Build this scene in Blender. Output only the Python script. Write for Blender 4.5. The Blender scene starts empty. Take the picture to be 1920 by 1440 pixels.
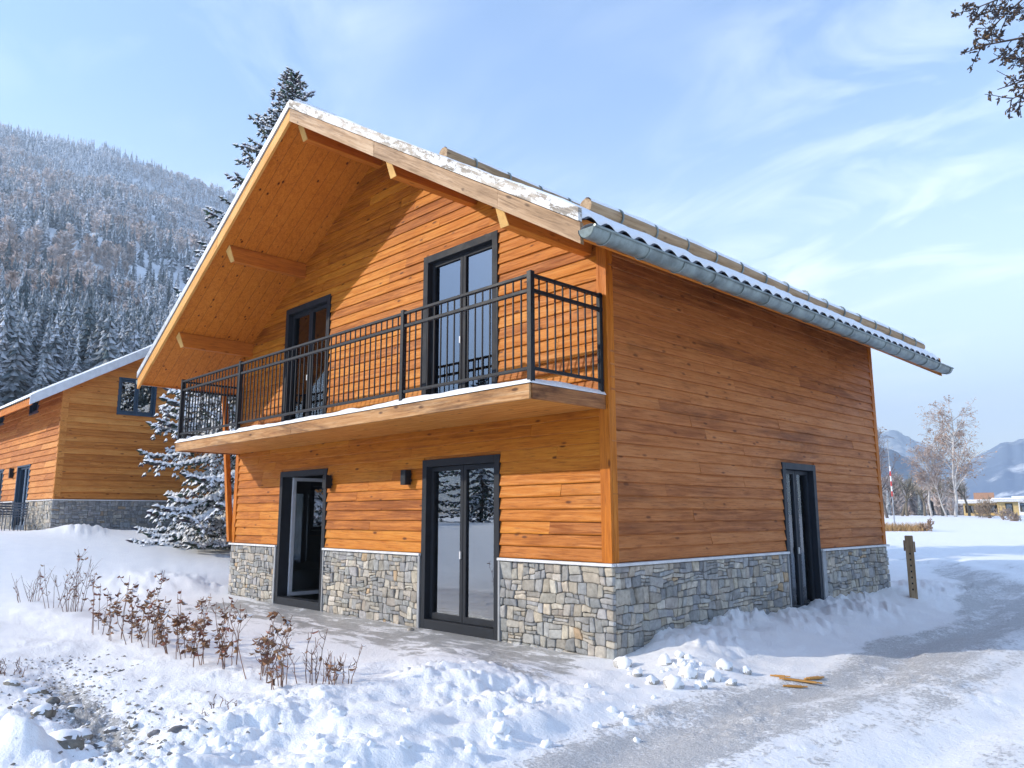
import bpy, math, random
import numpy as np
from mathutils import Vector, Matrix

# ------------------------------------------------------------------ camera, world, sun, exposure
SC = bpy.context.scene
COL = SC.collection
CAM = np.array([5.613, -7.0469, 1.5789]); FPX = 1448.0
YAW, PITCH, ROLL = 0.7982, 0.1678, -0.0014
_cy, _sy, _cp, _sp = math.cos(YAW), math.sin(YAW), math.cos(PITCH), math.sin(PITCH)
FW = np.array([-_sy * _cp, _cy * _cp, _sp]); RT = np.array([_cy, _sy, 0.0]); UP = np.cross(RT, FW)
_c, _s = math.cos(ROLL), math.sin(ROLL)
RT, UP = _c * RT + _s * UP, -_s * RT + _c * UP
cd = bpy.data.cameras.new('camera'); cam = bpy.data.objects.new('camera', cd); COL.objects.link(cam)
cd.sensor_width = 36.0; cd.lens = FPX / 1920 * 36.0; cd.clip_start = 0.05; cd.clip_end = 9000
cam.matrix_world = Matrix(((RT[0], UP[0], -FW[0], CAM[0]), (RT[1], UP[1], -FW[1], CAM[1]),
                           (RT[2], UP[2], -FW[2], CAM[2]), (0, 0, 0, 1)))
SC.camera = cam

SUN_TRAVEL = Vector((0.80, 1.0, -0.55)).normalized()
SUN_EL = math.asin(-SUN_TRAVEL.z)
SUN_ROT = math.atan2(-SUN_TRAVEL.x, -SUN_TRAVEL.y)
sl = bpy.data.lights.new('sun', 'SUN'); sun = bpy.data.objects.new('sun', sl); COL.objects.link(sun)
sl.energy = 2.55; sl.angle = math.radians(0.6); sl.color = (1.0, 0.91, 0.78)
sun.rotation_euler = SUN_TRAVEL.to_track_quat('-Z', 'Y').to_euler(); sun.location = (-20, -25, 30)

SC.view_settings.view_transform = 'Standard'; SC.view_settings.look = 'None'
SC.view_settings.exposure = 1.56; SC.view_settings.gamma = 1.0; SC.view_settings.use_curve_mapping = False
SC.render.engine = 'CYCLES'
SC.cycles.use_denoising = True; SC.cycles.denoiser = 'OPENIMAGEDENOISE'; SC.cycles.denoising_prefilter = 'ACCURATE'
SC.cycles.max_bounces = 7; SC.cycles.diffuse_bounces = 3; SC.cycles.glossy_bounces = 4
SC.cycles.transparent_max_bounces = 16; SC.cycles.volume_bounces = 0
SC.cycles.caustics_reflective = False; SC.cycles.caustics_refractive = False
HAZE_DENSITY = 0.00064

CLOUD_AT = (5.3, 9.2, 0); CLOUD_PATCH = (2.0, 5.5, 0)
W = bpy.data.worlds.new('World'); SC.world = W; W.use_nodes = True
def make_world():
    nt = W.node_tree; N = nt.nodes; L = nt.links
    N.clear()
    out = N.new('ShaderNodeOutputWorld'); bg = N.new('ShaderNodeBackground')
    bg.inputs['Strength'].default_value = 0.15
    sky = N.new('ShaderNodeTexSky'); sky.sky_type = 'NISHITA'; sky.sun_disc = False
    sky.sun_elevation = SUN_EL; sky.sun_rotation = SUN_ROT
    sky.air_density = 1.0; sky.dust_density = 0.6; sky.ozone_density = 2.3; sky.altitude = 900
    tc = N.new('ShaderNodeTexCoord'); sep = N.new('ShaderNodeSeparateXYZ')
    L.new(tc.outputs['Generated'], sep.inputs[0])
    # cirrus: project the direction on a flat layer overhead
    zc = N.new('ShaderNodeMath'); zc.operation = 'MAXIMUM'; zc.inputs[1].default_value = 0.0
    L.new(sep.outputs['Z'], zc.inputs[0])
    za = N.new('ShaderNodeMath'); za.operation = 'ADD'; za.inputs[1].default_value = 0.16
    L.new(zc.outputs[0], za.inputs[0])
    dx = N.new('ShaderNodeMath'); dx.operation = 'DIVIDE'; L.new(sep.outputs['X'], dx.inputs[0]); L.new(za.outputs[0], dx.inputs[1])
    dy = N.new('ShaderNodeMath'); dy.operation = 'DIVIDE'; L.new(sep.outputs['Y'], dy.inputs[0]); L.new(za.outputs[0], dy.inputs[1])
    comb = N.new('ShaderNodeCombineXYZ'); L.new(dx.outputs[0], comb.inputs[0]); L.new(dy.outputs[0], comb.inputs[1])
    mp = N.new('ShaderNodeMapping'); mp.inputs['Rotation'].default_value = (0, 0, math.radians(38)); mp.inputs['Scale'].default_value = (1.3, 2.4, 1)
    mp.inputs['Location'].default_value = CLOUD_AT
    L.new(comb.outputs[0], mp.inputs[0])
    n1 = N.new('ShaderNodeTexNoise'); n1.inputs['Scale'].default_value = 1.5; n1.inputs['Detail'].default_value = 9; n1.inputs['Roughness'].default_value = 0.62; n1.inputs['Distortion'].default_value = 0.7
    n2 = N.new('ShaderNodeTexNoise'); n2.inputs['Scale'].default_value = 0.75; n2.inputs['Detail'].default_value = 3
    mp2 = N.new('ShaderNodeMapping'); mp2.inputs['Location'].default_value = CLOUD_PATCH; L.new(comb.outputs[0], mp2.inputs[0])
    L.new(mp.outputs[0], n1.inputs['Vector']); L.new(mp2.outputs[0], n2.inputs['Vector'])
    r1 = N.new('ShaderNodeMapRange'); r1.inputs['From Min'].default_value = 0.46; r1.inputs['From Max'].default_value = 0.86; L.new(n1.outputs['Fac'], r1.inputs['Value'])
    r2 = N.new('ShaderNodeMapRange'); r2.inputs['From Min'].default_value = 0.42; r2.inputs['From Max'].default_value = 0.72; L.new(n2.outputs['Fac'], r2.inputs['Value'])
    m = N.new('ShaderNodeMath'); m.operation = 'MULTIPLY'; L.new(r1.outputs[0], m.inputs[0]); L.new(r2.outputs[0], m.inputs[1])
    m2 = N.new('ShaderNodeMath'); m2.operation = 'MULTIPLY'; m2.inputs[1].default_value = 0.8; L.new(m.outputs[0], m2.inputs[0])
    veil = N.new('ShaderNodeMath'); veil.operation = 'ADD'; veil.inputs[1].default_value = 0.01; veil.use_clamp = True; L.new(m2.outputs[0], veil.inputs[0])
    low = N.new('ShaderNodeMapRange'); low.interpolation_type = 'SMOOTHSTEP'
    for k_, v_ in zip(('From Min', 'From Max', 'To Min', 'To Max'), (0.0, 0.50, 0.42, 0.0)): low.inputs[k_].default_value = v_
    L.new(zc.outputs[0], low.inputs['Value'])
    vl = N.new('ShaderNodeMath'); vl.operation = 'ADD'; vl.use_clamp = True; L.new(veil.outputs[0], vl.inputs[0]); L.new(low.outputs[0], vl.inputs[1]); veil = vl
    mix = N.new('ShaderNodeMixRGB'); mix.inputs['Color2'].default_value = (7.4, 7.35, 7.7, 1)
    L.new(veil.outputs[0], mix.inputs['Fac']); L.new(sky.outputs[0], mix.inputs['Color1'])
    L.new(mix.outputs[0], bg.inputs['Color']); L.new(bg.outputs[0], out.inputs['Surface'])
make_world()

# ------------------------------------------------------------------ helpers
rng = np.random.default_rng(7); random.seed(7)
def ray(px, py): return FW + RT * (px - 960) / FPX - UP * (py - 720) / FPX
def at_z(px, py, z): d = ray(px, py); return CAM + d * (z - CAM[2]) / d[2]
def at_d(px, py, dist): d = ray(px, py); return CAM + d * dist / math.hypot(d[0], d[1])
def sstep(a, b, x):
    t = np.clip((np.asarray(x, float) - a) / (b - a), 0, 1); return t * t * (3 - 2 * t)
def _hash(ix, iy, seed):
    h = (ix.astype(np.int64) * 374761393 + iy.astype(np.int64) * 668265263 + seed * 1442695041) & 0xFFFFFFFF
    h = ((h ^ (h >> 13)) * 1274126177) & 0xFFFFFFFF
    return ((h ^ (h >> 16)) & 0xFFFFFF) / float(0x1000000)
def vnoise(x, y, seed=0):
    x = np.asarray(x, float); y = np.asarray(y, float)
    ix = np.floor(x); iy = np.floor(y); fx = x - ix; fy = y - iy
    fx = fx * fx * fx * (fx * (fx * 6 - 15) + 10); fy = fy * fy * fy * (fy * (fy * 6 - 15) + 10)
    a = _hash(ix, iy, seed); b = _hash(ix + 1, iy, seed); c = _hash(ix, iy + 1, seed); d = _hash(ix + 1, iy + 1, seed)
    return (a + (b - a) * fx) * (1 - fy) + (c + (d - c) * fx) * fy
def fbm(x, y, seed=0, oct=4, gain=0.5):
    s = 0; a = 1; t = 0
    for o in range(oct):
        s = s + a * vnoise(x * 2 ** o + 13.7 * o, y * 2 ** o - 7.1 * o, seed + o); t += a; a *= gain
    return s / t
def worley(x, y, seed=0):
    x = np.asarray(x, float); y = np.asarray(y, float)
    ix = np.floor(x); iy = np.floor(y); best = np.full(x.shape, 9.0); bid = np.zeros(x.shape)
    for dx in (-1, 0, 1):
        for dy in (-1, 0, 1):
            jx = ix + dx; jy = iy + dy
            d = np.hypot(jx + _hash(jx, jy, seed) - x, jy + _hash(jx, jy, seed + 91) - y)
            k = d < best; best = np.where(k, d, best); bid = np.where(k, _hash(jx, jy, seed + 17), bid)
    return best, bid

class MB:
    """collects faces in chunks and links them as ONE mesh object"""
    def __init__(s): s.V = []; s.F = []; s.C = []; s.n = 0
    def add(s, v, f, col=(0.5, 0.5, 0.5)):
        v = np.asarray(v, float).reshape(-1, 3); f = np.asarray(f, np.int64)
        if f.ndim == 1: f = f[None]
        c = np.asarray(col, float)
        if c.ndim == 1: c = np.tile(c, (len(f), 1))
        s.V.append(v); s.F.append(f + s.n); s.C.append(c); s.n += len(v); return s
    def box(s, a, b, col=(0.5, 0.5, 0.5), M=None):
        x0, y0, z0 = np.minimum(a, b); x1, y1, z1 = np.maximum(a, b)
        v = np.array([(x0, y0, z0), (x1, y0, z0), (x1, y1, z0), (x0, y1, z0), (x0, y0, z1), (x1, y0, z1), (x1, y1, z1), (x0, y1, z1)], float)
        if M is not None: v = v @ np.asarray(M)[:3, :3].T + np.asarray(M)[:3, 3]
        return s.add(v, [(0, 3, 2, 1), (4, 5, 6, 7), (0, 1, 5, 4), (1, 2, 6, 5), (2, 3, 7, 6), (3, 0, 4, 7)], col)
    def beam(s, p, q, w, h, col=(0.5, 0.5, 0.5), up=(0, 0, 1)):
        p = np.asarray(p, float); q = np.asarray(q, float); d = q - p; l = np.linalg.norm(d); d /= l
        sd = np.cross(d, up); sd /= max(np.linalg.norm(sd), 1e-9); u = np.cross(sd, d)
        M = np.eye(4); M[:3, 0] = d; M[:3, 1] = sd; M[:3, 2] = u; M[:3, 3] = p
        return s.box((0, -w / 2, -h / 2), (l, w / 2, h / 2), col, M)
    def tube(s, pts, rad, sides=8, col=(0.5, 0.5, 0.5), cap=True):
        P = np.asarray(pts, float); n = len(P); R = np.broadcast_to(np.asarray(rad, float), (n,))
        T = np.gradient(P, axis=0); T /= np.maximum(np.linalg.norm(T, axis=1), 1e-9)[:, None]
        ref = np.array([0, 0, 1.0]) if abs(T[:, 2].mean()) < 0.8 else np.array([1.0, 0, 0])
        A = np.cross(T, ref); A /= np.maximum(np.linalg.norm(A, axis=1), 1e-9)[:, None]; B = np.cross(T, A)
        th = np.arange(sides) * 2 * math.pi / sides
        V = P[:, None] + R[:, None, None] * (np.cos(th)[None, :, None] * A[:, None] + np.sin(th)[None, :, None] * B[:, None])
        i = np.arange(n - 1)[:, None] * sides; j = np.arange(sides)[None]; k = (j + 1) % sides
        F = np.stack([i + j, i + k, i + sides + k, i + sides + j], -1).reshape(-1, 4)
        b = s.n; s.add(V.reshape(-1, 3), F, col)
        if cap:
            for q, rev in ((0, False), (n - 1, True)):
                ring = V[q]; c = ring.mean(0); f = [(0, 1 + a, 1 + (a + 1) % sides) for a in range(sides)]
                if not rev: f = [t[::-1] for t in f]
                s.add(np.vstack([c, ring]), f, col)
        return s
    def grid(s, G, col=(0.5, 0.5, 0.5)):
        G = np.asarray(G, float); m, n = G.shape[:2]
        i = np.arange(m - 1)[:, None] * n; j = np.arange(n - 1)[None]
        F = np.stack([i + j, i + n + j, i + n + j + 1, i + j + 1], -1).reshape(-1, 4)
        return s.add(G.reshape(-1, 3), F, col)
    def build(s, name, mat, parent=None, smooth=False, bevel=0, pattr=None):
        me = bpy.data.meshes.new(name)
        V = np.concatenate(s.V); F = s.F
        lens = np.concatenate([np.full(len(f), f.shape[1]) for f in F]).astype(np.int32)
        loops = np.concatenate([f.ravel() for f in F]).astype(np.int32)
        me.vertices.add(len(V)); me.vertices.foreach_set('co', V.astype(np.float32).ravel())
        me.loops.add(len(loops)); me.loops.foreach_set('vertex_index', loops)
        me.polygons.add(len(lens)); st = np.zeros(len(lens), np.int32); st[1:] = np.cumsum(lens)[:-1]
        me.polygons.foreach_set('loop_start', st); me.polygons.foreach_set('loop_total', lens)
        me.polygons.foreach_set('use_smooth', np.full(len(lens), bool(smooth)))
        me.update(calc_edges=True)
        C = np.concatenate(s.C); C = np.hstack([C, np.ones((len(C), 1))]).astype(np.float32)
        at = me.attributes.new('tone', 'FLOAT_COLOR', 'FACE'); at.data.foreach_set('color', C.ravel())
        if pattr is not None:
            a2 = me.attributes.new('mask', 'FLOAT_COLOR', 'POINT')
            pc = np.hstack([pattr, np.ones((len(pattr), 1))]).astype(np.float32); a2.data.foreach_set('color', pc.ravel())
        me.materials.append(mat)
        o = bpy.data.objects.new(name, me); COL.objects.link(o)
        if parent is not None: o.parent = parent
        if bevel:
            b = o.modifiers.new('bevel', 'BEVEL'); b.width = bevel; b.segments = 2; b.limit_method = 'ANGLE'
        return o

def tag(o, label=None, cat=None, group=None, kind=None):
    if label: o['label'] = label
    if cat: o['category'] = cat
    if group: o['group'] = group
    if kind: o['kind'] = kind
    return o
def thing(name, loc, label, cat, group=None, rz=0):
    o = bpy.data.objects.new(name, None); COL.objects.link(o); o.location = loc; o.rotation_euler = (0, 0, rz)
    return tag(o, label, cat, group)
def dup(root, loc, rz, label, scale=1.0):
    r = root.copy(); COL.objects.link(r); r.location = loc; r.rotation_euler = (0, 0, rz); r.scale = (scale,) * 3; r['label'] = label
    for ch in list(root.children):
        c = ch.copy(); COL.objects.link(c); c.parent = r
        for g in ch.children: d = g.copy(); COL.objects.link(d); d.parent = c
    return r

# ------------------------------------------------------------------ materials
class NT:
    def __init__(s, name):
        s.m = bpy.data.materials.new(name); s.m.use_nodes = True; s.t = s.m.node_tree; s.t.nodes.clear()
        s.out = s.n('ShaderNodeOutputMaterial'); s.b = s.n('ShaderNodeBsdfPrincipled'); s.l(s.b.outputs[0], s.out.inputs[0])
    def n(s, t, **k):
        o = s.t.nodes.new(t)
        for a, v in k.items(): setattr(o, a, v)
        return o
    def l(s, a, b): s.t.links.new(a, b)
    def val(s, sock, v):
        if hasattr(v, 'is_linked') or hasattr(v, 'links'): s.l(v, sock)
        elif isinstance(v, (tuple, list)) and len(v) == 3 and sock.type == 'RGBA': sock.default_value = (*v, 1)
        else: sock.default_value = v
    def coord(s, scale=(1, 1, 1), kind='Object', rot=(0, 0, 0), vec=None):
        mp = s.n('ShaderNodeMapping'); mp.inputs['Scale'].default_value = scale; mp.inputs['Rotation'].default_value = rot
        if vec is None: vec = s.n('ShaderNodeTexCoord').outputs[kind]
        s.l(vec, mp.inputs[0]); return mp.outputs[0]
    def noise(s, vec, scale=1, detail=4, rough=0.55, dist=0.0):
        o = s.n('ShaderNodeTexNoise'); o.inputs['Scale'].default_value = scale; o.inputs['Detail'].default_value = detail
        o.inputs['Roughness'].default_value = rough; o.inputs['Distortion'].default_value = dist; s.l(vec, o.inputs['Vector']); return o.outputs['Fac']
    def vor(s, vec, scale=1, out='Distance'):
        o = s.n('ShaderNodeTexVoronoi'); o.inputs['Scale'].default_value = scale; s.l(vec, o.inputs['Vector']); return o.outputs[out]
    def rng(s, v, a, b, c=0.0, d=1.0, smooth=True):
        o = s.n('ShaderNodeMapRange'); o.interpolation_type = 'SMOOTHSTEP' if smooth else 'LINEAR'
        for k, x in zip(('From Min', 'From Max', 'To Min', 'To Max'), (a, b, c, d)): o.inputs[k].default_value = x
        s.l(v, o.inputs['Value']); return o.outputs[0]
    def math(s, op, a, b=0.0, clamp=False):
        o = s.n('ShaderNodeMath', operation=op, use_clamp=clamp); s.val(o.inputs[0], a); s.val(o.inputs[1], b); return o.outputs[0]
    def mix(s, f, a, b, mode='MIX'):
        o = s.n('ShaderNodeMixRGB', blend_type=mode); s.val(o.inputs[0], f); s.val(o.inputs[1], a); s.val(o.inputs[2], b); return o.outputs[0]
    def ramp(s, v, pts):
        o = s.n('ShaderNodeValToRGB'); e = o.color_ramp.elements
        while len(e) < len(pts): e.new(0.5)
        for k, (p, c) in zip(e, pts): k.position = p; k.color = (*c, 1)
        s.l(v, o.inputs[0]); return o.outputs[0]
    def tone(s, name='tone'):
        a = s.n('ShaderNodeAttribute', attribute_name=name); sp = s.n('ShaderNodeSeparateColor'); s.l(a.outputs['Color'], sp.inputs[0])
        return a.outputs['Color'], sp.outputs
    def bump(s, h, strength=0.3, dist=0.01):
        o = s.n('ShaderNodeBump'); o.inputs['Strength'].default_value = strength; o.inputs['Distance'].default_value = dist
        s.l(h, o.inputs['Height']); s.l(o.outputs[0], s.b.inputs['Normal'])
    def set(s, **k):
        for a, v in k.items(): s.val(s.b.inputs[a.replace('_', ' ')], v)
        return s.m

def wood(name, axis, dark, mid, light, rough=0.55, knots=1.0, stain=0.0, planks=None, paint=0.0, contrast=1.0, slope=0.0):
    t = NT(name)
    lo, hi = 1.2, 22.0
    sc = {'x': (lo, hi, hi), 'y': (hi, lo, hi), 'z': (hi, hi, lo)}[axis]
    col, tn = t.tone()
    # every board takes its own slice of the grain
    tc = t.coord(rot=(0, slope, 0)) if slope else t.n('ShaderNodeTexCoord').outputs['Object']; off = t.n('ShaderNodeVectorMath', operation='MULTIPLY_ADD')
    t.l(col, off.inputs[0]); off.inputs[1].default_value = (37, 53, 71); t.l(tc, off.inputs[2]); v = off.outputs[0]
    g1 = t.noise(t.coord(sc, vec=v), 1.0, 6, 0.62, 0.9)
    g2 = t.noise(t.coord(tuple(2.2 * k for k in sc), vec=v), 1.6, 3, 0.6)
    g3 = t.noise(t.coord((2.0, 2.0, 2.0), vec=v), 1.0, 3)
    f = t.math('ADD', t.math('MULTIPLY', g1, 0.75), t.math('MULTIPLY', g3, 0.25))
    f = t.math('ADD', f, t.math('MULTIPLY', t.math('SUBTRACT', tn['Red'], 0.5), 0.34 * contrast))
    c = t.ramp(f, [(0.28, dark), (0.5, mid), (0.72, light)])
    c = t.mix(t.rng(g2, 0.53, 0.70, 0, 0.5), c, tuple(k * 0.55 for k in dark), 'MIX')
    if knots:
        ks = {'x': (2.6, 7.5, 7.5), 'y': (7.5, 2.6, 7.5), 'z': (7.5, 7.5, 2.6)}[axis]
        kd = t.vor(t.coord(ks, vec=v), 1.0)
        kn = t.math('MULTIPLY', t.rng(kd, 0.08, 0.19, 1, 0), t.rng(t.noise(t.coord((3, 3, 3), vec=v), 1.0, 1), 0.44, 0.52))
        c = t.mix(t.math('MULTIPLY', kn, 0.85 * knots), c, (dark[0] * 0.28, dark[1] * 0.22, dark[2] * 0.2))
    if stain:
        ss = {'x': (0.22, 1.0, 1.3), 'y': (1.0, 0.22, 1.3), 'z': (1, 1, 0.3)}[axis]
        st = t.noise(t.coord(ss, vec=tc), 1.5, 6, 0.7, 0.5)
        c = t.mix(t.rng(st, 0.50, 0.69, 0, stain), c, (dark[0] * 0.3, dark[1] * 0.28, dark[2] * 0.3))
    if paint:
        pn = t.noise(t.coord((2.2, 2.2, 7), vec=tc), 1.6, 8, 0.8)
        c = t.mix(t.rng(pn, 0.465, 0.52, 0, paint), c, (0.72, 0.71, 0.68))
    bh = t.math('ADD', t.math('MULTIPLY', g1, 0.7), t.math('MULTIPLY', g2, 0.5))
    if planks:
        ax, w = planks
        sp = t.n('ShaderNodeSeparateXYZ'); t.l(tc, sp.inputs[0])
        fr = t.math('FRACT', t.math('DIVIDE', sp.outputs[ax], w))
        edge = t.rng(t.math('ABSOLUTE', t.math('SUBTRACT', fr, 0.5)), 0.47, 0.5)
        c = t.mix(t.math('MULTIPLY', edge, 0.8), c, tuple(k * 0.25 for k in dark))
        bh = t.math('SUBTRACT', bh, t.math('MULTIPLY', edge, 1.5))
    t.bump(bh, 0.45, 0.006)
    t.b.inputs['Specular IOR Level'].default_value = 0.18
    return t.set(Base_Color=c, Roughness=t.rng(g1, 0.3, 0.7, rough + 0.1, rough - 0.1))

def plain(name, c, rough=0.5, metal=0.0, var=0.15, scale=6.0, bump=0.0, spec=0.5):
    t = NT(name); v = t.coord((1, 1, 1)); n = t.noise(v, scale, 5, 0.6)
    cc = t.mix(t.rng(n, 0.3, 0.7), tuple(k * (1 - var) for k in c), tuple(min(1, k * (1 + var)) for k in c))
    if bump: t.bump(n, bump, 0.01)
    t.b.inputs['Specular IOR Level'].default_value = spec
    return t.set(Base_Color=cc, Roughness=t.rng(n, 0.3, 0.7, rough * 0.85, min(1, rough * 1.15)), Metallic=metal)
def toned(name, rough=0.8, var=0.25, scale=20, bump=0.2, spec=0.3):
    t = NT(name); c, _ = t.tone(); n = t.noise(t.coord(), scale, 5, 0.65)
    cc = t.mix(1.0, c, t.ramp(n, [(0.3, (1 - var,) * 3), (0.7, (1 + var * 0.4,) * 3)]), 'MULTIPLY')
    if bump: t.bump(n, bump, 0.01)
    t.b.inputs['Specular IOR Level'].default_value = spec
    return t.set(Base_Color=cc, Roughness=rough)
def snow_mat(name, scale=30.0, bump=0.35):
    t = NT(name); v = t.coord(); n = t.noise(v, scale, 6, 0.7); m = t.noise(v, scale * 0.12, 4, 0.6)
    c = t.mix(t.rng(m, 0.3, 0.7), (0.89, 0.895, 0.90), (0.93, 0.93, 0.925))
    t.bump(t.math('ADD', n, t.math('MULTIPLY', m, 1.5)), bump, 0.02)
    t.b.inputs['Specular IOR Level'].default_value = 0.2
    return t.set(Base_Color=c, Roughness=0.7)
def glass_mat(name, tint=(0.80, 0.83, 0.85), boost=0.26):
    t = NT(name); t.t.nodes.remove(t.b)
    tr = t.n('ShaderNodeBsdfTransparent'); tr.inputs[0].default_value = (*tint, 1)
    gl = t.n('ShaderNodeBsdfGlossy'); gl.inputs['Roughness'].default_value = 0.0; gl.inputs[0].default_value = (0.82, 0.88, 0.95, 1)
    fr = t.n('ShaderNodeFresnel'); fr.inputs[0].default_value = 1.5
    mx = t.n('ShaderNodeMixShader'); t.l(t.math('ADD', fr.outputs[0], boost, True), mx.inputs[0])
    t.l(tr.outputs[0], mx.inputs[1]); t.l(gl.outputs[0], mx.inputs[2]); t.l(mx.outputs[0], t.out.inputs[0]); return t.m
M = {}
OR_D, OR_M, OR_L = (0.25, 0.066, 0.006), (0.49, 0.155, 0.013), (0.62, 0.24, 0.025)
M['siding_x'] = wood('larch siding', 'x', OR_D, OR_M, OR_L, stain=0.2, contrast=0.75)
M['siding_y'] = wood('larch siding weathered', 'y', (0.25, 0.075, 0.020), (0.45, 0.155, 0.040), (0.55, 0.215, 0.062), contrast=0.55, stain=0.5, knots=0.8)
M['siding_far_x'] = wood('pale larch siding', 'x', (0.38, 0.125, 0.022), (0.58, 0.215, 0.045), (0.70, 0.32, 0.085), stain=0.2)
M['siding_far_y'] = wood('golden larch siding', 'y', (0.38, 0.12, 0.022), (0.56, 0.205, 0.042), (0.68, 0.30, 0.08), stain=0.2)
M['board_z'] = wood('corner board wood', 'z', (0.34, 0.09, 0.008), (0.54, 0.165, 0.014), (0.64, 0.23, 0.028), contrast=0.4)
M['soffit'] = wood('soffit planks', 'x', (0.36, 0.10, 0.010), (0.56, 0.175, 0.018), (0.64, 0.23, 0.03), knots=1.2, planks=(1, 0.21), contrast=0.3)
M['soffit_bal'] = wood('balcony soffit planks', 'x', (0.40, 0.14, 0.026), (0.58, 0.24, 0.05), (0.68, 0.33, 0.09), planks=(1, 0.13), contrast=0.3)
M['beam_y'] = wood('purlin wood', 'y', (0.36, 0.10, 0.014), (0.55, 0.17, 0.022), (0.64, 0.23, 0.036), knots=0.6, contrast=0.3)
M['barge_grey'] = wood('weathered bargeboard', 'x', (0.20, 0.12, 0.065), (0.42, 0.26, 0.14), (0.56, 0.39, 0.24), knots=0.9, stain=0.7, contrast=0.5, slope=-0.5404)
M['barge_white'] = wood('flaking painted board', 'x', (0.14, 0.12, 0.10), (0.40, 0.34, 0.27), (0.55, 0.48, 0.4), knots=0.2, paint=0.95, slope=-0.5404)
M['barge_new'] = wood('fresh bargeboard', 'x', (0.45, 0.17, 0.03), (0.62, 0.28, 0.06), (0.72, 0.4, 0.12), knots=0.3, slope=0.5404)
M['fascia_bal'] = wood('worn balcony edge board', 'x', (0.20, 0.075, 0.025), (0.46, 0.23, 0.085), (0.62, 0.40, 0.21), stain=0.8, contrast=0.4)
M['log'] = wood('grey brown log', 'y', (0.22, 0.13, 0.065), (0.40, 0.26, 0.14), (0.52, 0.37, 0.22), knots=0.6)
M['post'] = wood('grey post wood', 'z', (0.16, 0.105, 0.06), (0.30, 0.21, 0.125), (0.42, 0.32, 0.21), knots=0.6)
M['zinc'] = plain('zinc gutter', (0.22, 0.26, 0.25), 0.45, 0.4, 0.35, 5.0)
M['dull'] = plain('dull zinc', (0.20, 0.24, 0.23), 0.9, 0.0, 0.2, 20)
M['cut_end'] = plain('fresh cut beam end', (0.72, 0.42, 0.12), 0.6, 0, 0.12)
M['flash'] = plain('grey metal flashing', (0.42, 0.45, 0.49), 0.45, 0.5, 0.1)
M['white_metal'] = plain('pale grey metal', (0.62, 0.65, 0.7), 0.45, 0.2, 0.08)
M['black'] = plain('black powder coat', (0.014, 0.016, 0.020), 0.5, 0.0, 0.2, spec=0.2)
M['anthra'] = plain('anthracite frame', (0.024, 0.027, 0.033), 0.6, 0.0, 0.12, spec=0.15)
M['anthra_dark'] = plain('near black door frame', (0.014, 0.020, 0.030), 0.5, 0.0, 0.12, spec=0.3)
M['anthra_blue'] = plain('dark blue frame', (0.022, 0.055, 0.10), 0.4, 0.0, 0.12)
M['sheet'] = plain('dark corrugated sheet', (0.05, 0.055, 0.065), 0.5, 0.3, 0.2)
M['snow'] = snow_mat('snow'); M['snow_roof'] = snow_mat('roof snow', 14.0, 0.3)
M['ledge'] = plain('pale ledge stone', (0.66, 0.66, 0.66), 0.6, 0, 0.12)
M['stone'] = toned('rubble stone', 0.82, 0.4, 14, 0.5)
M['mortar'] = plain('grey mortar', (0.17, 0.155, 0.135), 0.95, 0, 0.3, 30, 0.5)
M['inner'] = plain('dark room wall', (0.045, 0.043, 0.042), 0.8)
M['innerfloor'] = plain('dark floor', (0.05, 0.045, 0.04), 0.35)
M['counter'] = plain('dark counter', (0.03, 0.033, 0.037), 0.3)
M['top'] = plain('light worktop', (0.4, 0.4, 0.4), 0.25)
M['curtain'] = plain('white curtain', (0.62, 0.66, 0.63), 0.9, 0, 0.06)
M['curtain_blue'] = plain('pale aqua curtain', (0.45, 0.58, 0.58), 0.9, 0, 0.06)
M['glass'] = glass_mat('window glass'); M['glass_dark'] = glass_mat('dark window glass', (0.5, 0.54, 0.58), 0.24)
M['glass_clear'] = glass_mat('clear glass', (0.95, 0.96, 0.96), 0.0)
M['glass_mirror'] = NT('dark reflective glass').set(Base_Color=(0.16, 0.20, 0.255), Metallic=1.0, Roughness=0.0)
M['glass_soft'] = glass_mat('clear window glass', (0.88, 0.9, 0.91), 0.08)
M['handle'] = plain('white handle', (0.7, 0.7, 0.68), 0.4)
M['grey_trim'] = plain('grey plinth trim', (0.30, 0.31, 0.32), 0.6)

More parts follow.
